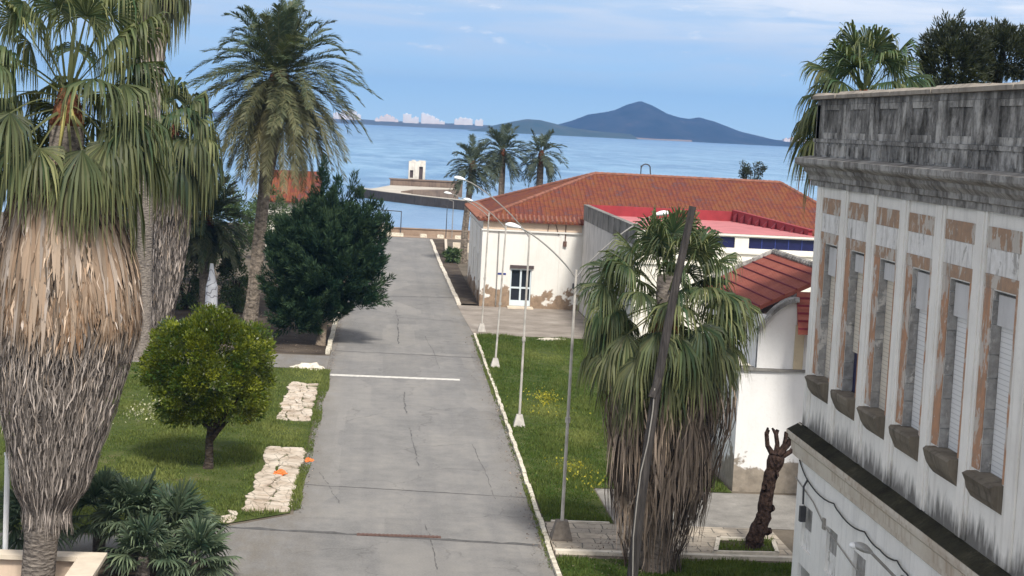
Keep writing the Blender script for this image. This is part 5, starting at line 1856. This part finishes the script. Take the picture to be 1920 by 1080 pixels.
t = fan_palm('fan palm with long ragged brown skirt beside the leaning pole', (8.0, 47.5, 0),
         [(-0.1, 8.0, 47.5, 0.5), (1, 8.0, 47.5, 0.42), (5, 7.95, 47.5, 0.35), (8.2, 7.9, 47.5, 0.3)], (7.9, 47.5, 7.6), 86, 1.6, 1.2, sk, 420, 131, (-66, 86), 0.12, 0.5,
         skirt_hue=lambda z: np.interp(z, [0, 3, 6], [0.2, 0.4, 0.6]), nseg=44, droop=0.85, wd=(0.02, 0.07), lnr=(0.9, 2.2), straw='straw_dark', flare=0.25, core=False, messy=0.14)
# its dead fans hang in long folded bunches with dark gaps between them
L = Leaves(); g = rng_(132)
for i in range(120):
    th = g.uniform(0, 2 * math.pi)
    zt = g.uniform(2.6, 6.4) if i > 30 else g.uniform(5.0, 6.6)
    r0 = np.interp(zt, [0.5, 3, 5, 6.4], [0.6, 1.1, 1.5, 1.35]) * g.uniform(0.45, 1.12)
    ln_ = g.uniform(1.2, 2.7)
    ln_ = min(ln_, zt - 0.35)
    top_ = np.array([8.0 + math.sin(th) * r0, 47.5 + math.cos(th) * r0, zt])
    k = 30
    K = 6
    fr = np.linspace(0, 1, K)
    spread_ = g.uniform(0.10, 0.24)
    a = g.uniform(0, 6.28, k)
    P = np.zeros((k, K, 3))
    lk = ln_ * g.uniform(0.55, 1.0, k)
    for q in range(K):
        w_ = spread_ * (0.25 + 1.2 * math.sin(math.pi * min(fr[q] * 0.85, 0.7)))
        P[:, q, 0] = top_[0] + np.cos(a) * w_ * 1.0 - math.sin(th) * 0.15 * fr[q] * ln_ * 0.4 + g.normal(0, 0.012, k)
        P[:, q, 1] = top_[1] + np.sin(a) * w_ - math.cos(th) * 0.15 * fr[q] * ln_ * 0.4 + g.normal(0, 0.012, k)
        P[:, q, 2] = top_[2] - lk * fr[q]
    wob_ = np.cumsum(g.normal(0, 0.022, (k, K, 2)), axis=1)
    P[..., :2] += wob_
    hue = g.uniform(0.05, 0.95); br = g.uniform(0.18, 0.80)
    v = np.stack([np.clip(hue + g.normal(0, 0.1, k), 0, 1), np.clip(br * g.uniform(0.7, 1.25, k), 0, 1)], -1)
    sd_ = nrm(np.stack([-np.sin(a), np.cos(a), np.zeros(k)], -1) + g.normal(0, 0.3, (k, 3)))
    ribbons(L, P, np.array([0.02, 0.036, 0.045, 0.04, 0.028, 0.006])[None] * g.uniform(0.7, 1.3, (k, 1)), sd_, v)
for i in range(12):
    az = i * 2.399963; el = R(g.uniform(-75, -35))
    fan_leaf(L, L, g, np.array([7.95 + 0.25 * math.sin(az), 47.5 + 0.25 * math.cos(az), g.uniform(5.6, 7.0)]), az, el, g.uniform(1.1, 1.7), g.uniform(0.9, 1.2), 44, 1.2, g.uniform(0.35, 0.95), g.uniform(0.4, 0.7), 1.7, 0.5, 0.3)
L.build('dead_fans', M['straw_dark'], t)

# fan palm and trees behind the grand building
sk = [(13.3, 15.3, 55, 0.9), (12.3, 15.3, 55, 1.0), (10.5, 15.3, 55, 0.9), (8, 15.3, 55, 0.6)]
fan_palm('fan palm rising behind the black stained parapet', (15.3, 55, 0),
         [(-0.1, 15.3, 55, 0.5), (7, 15.3, 55, 0.35), (13.4, 15.3, 55, 0.3)], (15.05, 55, 13.7), 46, 1.35, 1.35, sk, 700, 141, (-38, 87), 0.04, 0.30,
         skirt_hue=lambda z: np.full_like(z, 0.4), nseg=40, droop=0.9)


def date_palm(label, base, trunk_prof, crown_c, nf, ln, seed, el_rng=(-62, 82), mat='leaf_date', nl=34, lw=0.055, ll=0.55, hue=(0.2, 0.7), sag=0.45, ball=None, group=None, drop_hang=0):
    g = rng_(seed)
    t = thing('date_palm', label, 'palm', base, group)
    V, F = trunk_loft(trunk_prof, 18, g, 0.13)
    link_mesh('trunk', V, F, M['bark_date'], t)
    L = Leaves(); Ra = Leaves()
    c = np.array(crown_c, float)
    for i in range(nf):
        f_ = (i + 0.5) / nf
        el = R(el_rng[1] + (el_rng[0] - el_rng[1]) * f_ ** 0.85) + g.normal(0, 0.08)
        az = i * 2.399963 + g.normal(0, 0.15)
        b0 = c + np.array([math.sin(az) * 0.25, math.cos(az) * 0.25, -0.8 * f_ + 0.3])
        h = hue[0] + (hue[1] - hue[0]) * f_ ** 2.4 + g.normal(0, 0.07)
        feather_frond(L, Ra, g, b0, az, el, ln * (1.10 - 0.42 * f_) * g.uniform(0.85, 1.08), sag * g.uniform(0.7, 1.3), nl, lw, ll, h, 0.56 - 0.14 * f_ + g.normal(0, 0.04))
    L.build('crown', M[mat], t)
    Ra.build('frond_ribs', M[mat], t)
    if ball:
        V, F = trunk_loft([(c[2] - ball[1], c[0], c[1], ball[0] * .7), (c[2] - ball[1] * .5, c[0], c[1], ball[0]), (c[2], c[0], c[1], ball[0] * .7), (c[2] + .3, c[0], c[1], ball[0] * .25)], 14, g, 0.18)
        link_mesh('heart', V, F, M['boot_red'], t)
    return t


date_palm('tall date palm with drooping olive fronds beside the cypress', (-7.4, 101, 0),
          [(-0.1, -7.25, 101, 0.48), (1.5, -7.1, 101, 0.40), (4.5, -6.9, 101, 0.36), (7.5, -6.7, 101, 0.36), (9.5, -6.5, 101, 0.42), (12.0, -6.3, 101, 0.52), (13.4, -6.15, 101, 0.55)],
          (-6.1, 101, 14.3), 175, 6.3, 201, (-66, 89), 'leaf_date', 66, 0.052, 0.62, (0.06, 0.95), 0.46, (0.7, 1.8))
date_palm('low spreading date palm between the fan palm and the tall date palm', (-10.3, 106.8, 0),
          [(-0.1, -10.3, 106.8, 0.42), (2.5, -10.35, 106.8, 0.36), (5.0, -10.4, 106.8, 0.45)], (-10.4, 106.8, 5.7), 90, 3.2, 202, (-65, 82), 'leaf_date', 34, 0.08, 0.5, (0.02, 0.3), 0.4, (0.4, 0.9))
G3 = 'date palms beyond the white building'
date_palm('leftmost and lowest of the three date palms by the white building', (7.35, 153, 0),
          [(-0.1, 7.3, 153, 0.32), (3, 7.35, 153, 0.27), (8.2, 7.7, 153, 0.24)], (7.75, 153, 8.7), 46, 2.7, 203, (-55, 82), 'leaf_date_far', 26, 0.075, 0.55, (0.1, 0.5), 0.42, (0.32, 0.8), G3)
date_palm('middle and tallest of the three date palms by the white building', (11.2, 165, 0),
          [(-0.1, 11.2, 165, 0.34), (9.4, 11.15, 165, 0.26)], (11.1, 165, 9.9), 50, 3.2, 204, (-55, 82), 'leaf_date_far', 26, 0.08, 0.6, (0.1, 0.5), 0.42, (0.34, 0.9), G3)
date_palm('right and sparsest of the three date palms, over the red roof', (14.75, 165, 0),
          [(-0.1, 14.7, 165, 0.36), (9.2, 14.75, 165, 0.3)], (14.75, 165, 9.75), 38, 2.9, 205, (-60, 80), 'leaf_date_far', 26, 0.08, 0.55, (0.1, 0.5), 0.45, (0.42, 1.2), G3)

# ================================================================== TREES AND BUSHES
t = thing('orange_tree', 'round yellow green orange tree on the left lawn', 'tree', (-5.45, 59.2, 0.03))
mb = MB().tube([(-5.45, 59.2, 0), (-5.42, 59.2, .35), (-5.44, 59.2, 1.0), (-5.36, 59.2, 1.5)], [0.19, 0.145, 0.13, 0.14], 12)
for e in ((-6.4, 59.0, 2.6), (-4.5, 59.1, 2.5), (-5.3, 60.0, 2.8), (-5.2, 58.5, 2.7), (-5.9, 59.8, 3.0)):
    mb.tube([(-5.38, 59.2, 1.35), ((e[0] - 5.38) / 2, (e[1] + 59.2) / 2, 1.85), e], [0.11, 0.075, 0.03], 8)
mb.tube([(-5.42, 59.2, 0.95), (-5.15, 59.15, 1.35), (-4.85, 59.1, 1.7)], [0.10, 0.085, 0.06], 8)
mb.build('trunk', M['bark_dark'], t, smooth=True)
L = Leaves(); g = rng_(301)
leaf_crown(L, g, (-5.5, 59.3, 3.42), (2.1, 2.1, 1.85), 420, 95, 0.30, 0.115, 0.36, 0.35, (0.68, 1.0), 0.15, 1.5, 0.5)
leaf_crown(L, g, (-5.5, 59.3, 3.35), (1.5, 1.5, 1.3), 90, 40, 0.40, 0.16, 0.2, 0.3, (0.3, 1.0), 0.1, 1.7, 0.5)
L.build('crown', M['leaf_orange'], t)


def spike_tree(label, name, base, cen, rad, ncl, per, seed, mat, tuft=(0.55, 0.16), up=0.8, extra=None, trunk=None, tm='bark_tan', lw=0.05, ll=0.2):
    """dense conifer: tufts that point outwards and up, each a spindle of small scale-leaf sprays"""
    g = rng_(seed)
    t = thing(name, label, 'tree', base)
    mb = MB()
    for tr_ in trunk:
        mb.tube(tr_[0], tr_[1], 10)
    mb.build('trunk', M[tm], t, smooth=True)
    L = Leaves()
    lobes = cen if isinstance(cen, list) else [(cen, rad, 1.0)]
    wsum = sum(q[2] for q in lobes)
    c = []; dd = []
    for cc_, rd_, w_ in lobes:
        k_ = int(ncl * w_ / wsum)
        d = rand_dirs(g, k_)
        rr = g.uniform(0.25, 1, k_) ** 0.45
        lump = 1 + 0.13 * np.sin(d[:, 0] * 6 + 1) * np.sin(d[:, 2] * 7 + 2) + 0.06 * np.sin(d[:, 1] * 11)
        c.append(np.array(cc_) + d * np.array(rd_) * (rr * lump)[:, None]); dd.append(d)
    c = np.concatenate(c); d = np.concatenate(dd); ncl = len(c)
    if extra is not None:
        c = np.concatenate([c, np.array(extra[0])]); d = np.concatenate([d, np.tile([[0, 0, 1.0]], (len(extra[0]), 1))])
        ncl = len(c)
    tl = tuft[0] * g.uniform(0.6, 1.4, ncl)
    ax = nrm(d * 0.75 + np.array([0, 0, up]) + g.normal(0, 0.28, (ncl, 3)))
    ch = np.clip(g.normal(0.4, 0.2, ncl), 0, 1); cb = np.clip(g.normal(0.5, 0.09, ncl), 0.2, 0.85)
    i = np.repeat(np.arange(ncl), per)
    n_ = len(i)
    f_ = g.uniform(-0.3, 1, n_)
    wdt = tuft[1] * np.clip(1.05 - np.abs(f_ - 0.15) * 1.05, 0.1, 1) * (tl[i] / tuft[0])
    o = rand_dirs(g, n_) * wdt[:, None]
    p = c[i] + ax[i] * (f_ * tl[i])[:, None] + o
    a2 = nrm(ax[i] * 1.3 + o / np.maximum(wdt[:, None], 1e-3) * 0.8 + g.normal(0, 0.2, (n_, 3)))
    sd = nrm(np.cross(a2, rand_dirs(g, n_)))
    s = ll * g.uniform(0.6, 1.4, n_)
    v = np.stack([np.clip(ch[i] + g.normal(0, 0.12, n_) + 0.25 * (f_ - 0.3), 0, 1), np.clip(cb[i] * g.uniform(0.8, 1.2, n_), 0, 1)], -1)
    quads(L, p, a2, sd, s, np.full(n_, lw) * g.uniform(0.7, 1.3, n_), v, 0.1)
    L.build('crown', M[mat], t)
    return t


g = rng_(311)
tips = [(-3.3 + dx, 94.0 + dy, z - 0.6) for dx, dy, z in ((0.25, 0, 9.3), (0.3, 0, 9.0), (0.2, 0.1, 8.7), (1.0, 0, 9.1), (1.0, 0, 8.7), (1.75, 0, 8.9), (1.8, 0.1, 8.4), (2.2, 0, 8.5), (2.2, 0, 8.1), (2.75, 0, 8.0),
                                                    (2.8, 0, 7.6), (3.3, 0, 7.5), (3.5, 0, 7.0), (3.8, 0, 6.9), (3.7, .2, 6.4), (0.1, 0, 9.7))]
spike_tree('dense dark green cypress like tree leaning over the left kerb', 'cypress_tree', (-2.9, 93, 0.02), [((-4.1, 94, 3.1), (1.75, 2.0, 1.9), 1.0), ((-1.5, 94, 3.6), (1.6, 2.0, 1.9), 0.9), ((-3.1, 94.3, 5.9), (1.75, 1.9, 1.9), 0.9), ((-1.3, 94, 5.5), (1.35, 1.4, 1.45), 0.6), ((-4.5, 94, 5.1), (1.25, 1.5, 1.3), 0.55), ((-2.8, 92.6, 4.5), (1.6, 1.3, 1.9), 0.6), ((-3.4, 94, 2.1), (1.9, 1.6, 0.9), 0.5), ((-4.0, 93.3, 1.55), (1.75, 1.3, 0.75), 0.4)], None, 900, 130, 312, 'leaf_cypress',
           (0.72, 0.18), 0.8, (tips,), [([(-2.9, 93, 0), (-2.82, 93.1, 0.8), (-2.75, 93.5, 2.0), (-2.8, 94, 5)], [0.28, 0.22, 0.2, 0.12]), ([(-2.85, 93.05, 0.3), (-3.2, 93.4, 1.8), (-3.8, 94, 4)], [0.16, 0.14, 0.06])], 'bark_tan', 0.05, 0.28)

spike_tree('bare sided dark pine at the right end above the parapet', 'pine_tree', (20.6, 60, 0), (21.2, 60, 15.35), (1.5, 1.4, 0.8), 260, 46, 321, 'leaf_pine', (0.4, 0.16), 0.5,
           None, [([(20.6, 60, 0), (20.8, 60, 8), (21.2, 60, 15.5)], [0.4, 0.3, 0.08])], 'bark_dark', 0.05, 0.2)
spike_tree('dark pine with a rounded top next to the palm above the parapet', 'pine_tree', (18.6, 58, 0), (18.75, 58, 14.8), (0.95, 0.9, 1.3), 210, 46, 322, 'leaf_pine', (0.4, 0.16), 0.6,
           None, [([(18.6, 58, 0), (18.6, 58, 8), (18.7, 58, 15.2)], [0.38, 0.28, 0.07])], 'bark_dark', 0.05, 0.2)


def bush(name, label, cat, base, cen, rad, ncl, per, seed, mat, clr=0.35, lsz=0.15, trunk=True, hue=0.4, fb=None):
    g = rng_(seed)
    t = thing(name, label, cat, base)
    mb = MB()
    for k in range(4):
        a = g.uniform(0, 6.28)
        mb.tube([base, (base[0] + math.cos(a) * rad[0] * .2, base[1] + math.sin(a) * rad[1] * .2, (base[2] + cen[2]) / 2), (cen[0] + math.cos(a) * rad[0] * .5, cen[1] + math.sin(a) * rad[1] * .5, cen[2] + .2)], [0.11, 0.08, 0.03], 7)
    mb.build('trunk', M['bark_dark'], t)
    L = Leaves()
    leaf_crown(L, g, cen, rad, ncl, per, clr, lsz, hue, 0.25, (0.45, 1.0), 0.2, fb)
    L.build('crown', M[mat], t)
    return t


bush('hedge_bush', 'dark clipped bush left of the scribbled white column', 'bush', (-11.6, 107.5, 0), (-11.7, 107.5, 1.7), (1.3, 1.2, 1.8), 120, 60, 401, 'leaf_bush')
bush('hedge_bush', 'dark clipped bush right of the scribbled white column', 'bush', (-8.6, 107, 0), (-8.6, 107, 1.7), (0.9, 1.1, 1.75), 100, 60, 402, 'leaf_bush')
bush('hedge_bush', 'tall dark bush behind the trunk of the second fan palm', 'bush', (-14.6, 112, 0), (-14.6, 112, 2.6), (1.8, 1.6, 2.6), 150, 60, 403, 'leaf_bush')
bush('broadleaf_tree', 'dark tree filling the gap behind the low date palm', 'tree', (-11.5, 124, 0), (-11.5, 124, 4.2), (3.3, 2.6, 3.0), 220, 60, 404, 'leaf_bush', 0.5, 0.2)
bush('broadleaf_tree', 'dark tree at the far left behind the two fan palms', 'tree', (-19, 128, 0), (-19, 128, 5.2), (4.2, 3, 4.2), 260, 60, 405, 'leaf_bush', 0.6, 0.22)
bush('broadleaf_tree', 'low dark tree behind the cypress near the sea', 'tree', (-5.2, 140, 0), (-5.2, 140, 2.6), (3.0, 2.4, 2.4), 160, 60, 406, 'leaf_bush', 0.5, 0.2)
bush('broadleaf_tree', 'dark tree standing in front of the small red roofed house', 'tree', (-8.9, 146, 0), (-8.9, 146, 3.6), (1.7, 1.6, 2.6), 110, 60, 410, 'leaf_bush', 0.45, 0.2)
bush('seaside_tree', 'small dark tree top showing above the red roof ridge', 'tree', (29.6, 140, 0), (29.6, 140, 9.35), (0.95, 0.9, 0.85), 46, 44, 407, 'leaf_pine', 0.3, 0.16)
bush('agave', 'small green plant at the foot of the leftmost seaside date palm', 'plant', (6.3, 152, 0), (6.3, 152, 0.7), (0.55, 0.6, 0.6), 24, 30, 408, 'leaf_bush', 0.25, 0.3)
bush('shrub', 'dry low shrub under the second fan palm', 'shrub', (-10.2, 90.5, 0), (-10.3, 90.5, 0.7), (0.9, 0.6, 0.7), 40, 40, 409, 'leaf_bush', 0.25, 0.13)

# clump of dwarf fan palms at the lower left
def dwarf(label, c, n_, Rb, pet, seed, el=(-10, 85)):
    g = rng_(seed)
    t = thing('dwarf_palm', label, 'palm', (c[0], c[1], 0.02), 'dwarf fan palms in the near left bed')
    V, F = trunk_loft([(0, c[0], c[1], 0.18), (c[2] * .6, c[0], c[1], 0.16), (c[2], c[0], c[1], 0.12)], 10, g, 0.2)
    link_mesh('trunk', V, F, M['bark_grey'], t)
    L = Leaves()
    for i in range(n_):
        f_ = (i + 0.5) / n_
        e = R(el[1] + (el[0] - el[1]) * f_) + g.normal(0, 0.12)
        az = i * 2.399963 + g.normal(0, 0.2)
        fan_leaf(L, L, g, np.array([c[0], c[1], c[2]]), az, e, pet * g.uniform(0.7, 1.2), Rb * g.uniform(0.85, 1.1), 26, 0.35, 0.25 + 0.35 * f_ + g.normal(0, 0.1), 0.55 + g.normal(0, 0.07), 2.0, 0.15, 0.6)
    L.build('crown', M['leaf_fan_dark'], t)


for c, n_, Rb, pet, sd, lab in [((-6.15, 46.6, 1.2), 34, 0.75, 0.75, 501, 'tallest dwarf fan palm in the bed, next to the big palm trunk'),
                                ((-5.05, 46.2, 0.95), 34, 0.78, 0.75, 502, 'dwarf fan palm with blue green fans, in the middle of the near bed'),
                                ((-4.35, 45.2, 0.45), 30, 0.72, 0.6, 503, 'low dwarf fan palm nearest the road edge'),
                                ((-5.7, 45.0, 0.55), 30, 0.75, 0.65, 504, 'low dwarf fan palm beside the terrace wall corner'),
                                ((-8.9, 46.4, 0.9), 28, 0.75, 0.7, 505, 'dwarf fan palm at the left edge behind the terrace wall'),
                                ((-7.2, 47.3, 1.1), 26, 0.75, 0.7, 506, 'dwarf fan palm half hidden behind the big palm trunk')]:
    dwarf(lab, c, n_, Rb, pet, sd)

# ================================================================== GRASS (stuff)
def inside(poly, x, y):
    r = np.zeros(len(x), bool)
    j = len(poly) - 1
    for i in range(len(poly)):
        xi, yi = poly[i]; xj, yj = poly[j]
        c = ((yi > y) != (yj > y)) & (x < (xj - xi) * (y - yi) / (yj - yi + 1e-9) + xi)
        r ^= c
        j = i
    return r


def grass(name, poly, n_, seed, h=(0.05, 0.16), hue=0.35, holes=(), w=0.030, dry=()):
    g = rng_(seed)
    P = np.array(poly)
    x = g.uniform(P[:, 0].min(), P[:, 0].max(), n_ * 3); y = g.uniform(P[:, 1].min(), P[:, 1].max(), n_ * 3)
    k = inside(poly, x, y)
    for q in holes:
        k &= ~inside(q, x, y)
    pat = np.sin(x * 1.3 + 2 * np.sin(y * 0.35)) * np.sin(y * 0.55 + x * 0.4) + 0.6 * np.sin(x * 3.1 + y * 1.7) * np.sin(y * 2.2 - x)
    k &= g.uniform(-1.3, 1.3, len(x)) < pat + 0.55
    x, y, pat = x[k][:n_], y[k][:n_], pat[k][:n_]
    m_ = len(x)
    hh = g.uniform(*h, m_) * np.maximum(0.3, 1 + 0.6 * pat)
    az = g.uniform(0, 6.28, m_)
    lean = g.uniform(0.1, 0.9, m_)
    ax = nrm(np.stack([np.cos(az) * lean, np.sin(az) * lean, np.ones(m_)], -1))
    sd = nrm(np.cross(ax, rand_dirs(g, m_)))
    hu = np.clip(hue + 0.22 * pat + g.normal(0, 0.13, m_), 0, 1)
    br = np.clip(g.normal(0.5, 0.09, m_), 0.2, 0.9)
    for cx, cy, r_ in dry:
        dd = np.exp(-((x - cx) ** 2 / r_ ** 2 + (y - cy) ** 2 / (r_ * 2.2) ** 2))
        hu = np.clip(hu + 0.6 * dd, 0, 1); br = np.clip(br + 0.12 * dd, 0, 0.95)
    L = Leaves()
    quads(L, np.stack([x, y, np.full(m_, 0.02)], -1), ax, sd, hh, np.full(m_, w) * g.uniform(0.6, 1.4, m_), np.stack([hu, br], -1), 0.0)
    o = L.build(name, M['grass'], None)
    return tag(o, None, None, None, 'stuff')


holes_l = [[(-3.8, 52.9), (-2.3, 52.9), (-2.3, 63.5), (-3.8, 63.5)], [(-3.8, 69.2), (-2.4, 69.2), (-2.4, 79.2), (-3.8, 79.2)]]
o = grass('right_lawn_grass', [(5.42, 53.0), (7.5, 53.0), (7.5, 58.2), (12.2, 58.2), (12.2, 70), (13.2, 70), (13.2, 100), (5.75, 100.4), (5.62, 90), (5.55, 79)], 110000, 601, (0.06, 0.17), 0.28,
          dry=[(7.2, 74, 1.3), (8.2, 68, 0.9), (7.0, 62, 0.6), (9.0, 92, 1.4)])
tag(o, 'bright green lawn grass right of the road', 'grass')
o = grass('near_lawn_grass', [(5.33, 41.5), (9.9, 41.5), (13, 41.6), (13, 48.5), (5.35, 48.3)], 30000, 602, (0.05, 0.15), 0.25)
tag(o, 'strip of lawn grass in front of the slab walk', 'grass')
o = grass('left_lawn_grass', [(-2.4, 83.7), (-2.4, 53.0), (-4.35, 51.1), (-5.7, 49.8), (-14, 49.6), (-20, 60), (-20, 83.7)], 130000, 603, (0.05, 0.16), 0.50, holes_l, dry=[(-8, 71, 1.6), (-3.0, 81, 1.2), (-3.2, 66.3, 0.8), (-7.5, 55, 1.5)])
tag(o, 'olive green lawn grass around the orange tree', 'grass')
o = grass('gutter_grass', [(5.02, 47), (5.12, 47), (5.22, 55), (5.34, 65), (5.47, 80), (5.58, 100), (5.44, 100), (5.33, 80), (5.2, 65), (5.10, 55)], 4200, 605, (0.04, 0.11), 0.45)
tag(o, 'weeds growing in the gutter along the right kerb', 'weeds')
o = grass('verge_grass', [(-2.42, 53), (-2.05, 53.4), (-2.16, 57), (-2.02, 61), (-2.12, 66), (-2.0, 70), (-2.12, 74), (-1.98, 78), (-2.1, 83.5), (-2.42, 83.6)], 6000, 606, (0.04, 0.12), 0.55)
tag(o, 'ragged grass creeping over the left edge of the road', 'grass')
o = grass('bed_weeds', [(9.98, 49.3), (11.8, 49.4), (12.0, 50.9), (10.45, 50.9)], 1500, 604, (0.06, 0.22), 0.3)
tag(o, 'weeds growing in the kerbed bed round the pollarded tree', 'weeds')


def weeds(name, label, spots, seed, mat='weed'):
    g = rng_(seed)
    L = Leaves()
    for cx, cy, rx_, ry_, n_ in spots:
        a = rand_dirs(g, n_)
        p = np.stack([cx + g.normal(0, rx_, n_), cy + g.normal(0, ry_, n_), g.uniform(0.08, 0.42, n_)], -1)
        ax = nrm(rand_dirs(g, n_) + np.array([0, 0, 0.6])); sd = nrm(np.cross(ax, a))
        s = g.uniform(0.05, 0.13, n_)
        quads(L, p, ax, sd, s, s * 0.6, np.stack([np.clip(g.normal(0.5, 0.3, n_), 0, 1), np.clip(g.normal(0.5, 0.1, n_), 0, 1)], -1), 0.1)
    o = L.build(name, M[mat], None)
    return tag(o, label, 'weeds', None, 'stuff')


weeds('flowering_weeds', 'patches of yellow flowering weeds on the right lawn', [(7.6, 76.5, 0.3, 0.9, 260), (7.2, 73.5, 0.7, 0.9, 70), (7.1, 60.5, 0.4, 1.1, 130), (7.3, 58, 0.3, 0.8, 40)], 611)
weeds('pale_weeds', 'patch of pale weeds on the left lawn by the big palm', [(-8.3, 70, 0.7, 1.6, 420)], 612, 'pale_weed')

# leaf litter along the kerbs and under the trees
g = rng_(620)
L = Leaves()
n_ = 5200
x = np.concatenate([edge_x(70) - np.abs(g.normal(0, 0.22, 1400)), -2.2 + np.abs(g.normal(0, 0.12, 1500)), g.uniform(-9, -2.6, 1500), g.normal(8, 1.4, 800)])
y = np.concatenate([g.uniform(47, 100, 1400), g.uniform(53, 125, 1500), g.uniform(89.5, 108, 1500), g.normal(49.5, 1.6, 800)])
x[:1400] = np.array([edge_x(v_) for v_ in y[:1400]]) - np.abs(g.normal(0, 0.22, 1400))
ax = nrm(np.stack([g.normal(0, 1, n_), g.normal(0, 1, n_), np.abs(g.normal(0, 0.25, n_))], -1))
sd = nrm(np.cross(ax, np.array([0, 0, 1.0]) + g.normal(0, 0.3, (n_, 3))))
s = g.uniform(0.03, 0.10, n_)
quads(L, np.stack([x, y, np.full(n_, 0.02) + np.where(np.arange(n_) >= 4400, 0.06, 0)], -1), ax, sd, s, s * 0.45, np.stack([np.clip(g.normal(0.35, 0.3, n_), 0, 1), np.clip(g.normal(0.4, 0.13, n_), 0, 1)], -1), 0.05)
o = L.build('leaf_litter', M['straw_dark'], None)
tag(o, 'dry leaf litter along the kerbs and under the cypress', 'litter', None, 'stuff')

# ================================================================== HAZE
HAZE = 0.00016
if HAZE > 0:
    m = bpy.data.materials.new('sea_haze')
    m.use_nodes = True
    m.node_tree.nodes.clear()
    pv = m.node_tree.nodes.new('ShaderNodeVolumePrincipled')
    pv.inputs['Color'].default_value = (0.20, 0.47, 1.0, 1)
    pv.inputs['Density'].default_value = HAZE
    pv.inputs['Anisotropy'].default_value = 0.2
    mo = m.node_tree.nodes.new('ShaderNodeOutputMaterial')
    m.node_tree.links.new(pv.outputs[0], mo.inputs['Volume'])
    mb = MB().box(-3300, 4300, -120, 5750, -3.0, 150)
    o = mb.build('haze', m)
    tag(o, None, None, None, 'stuff')
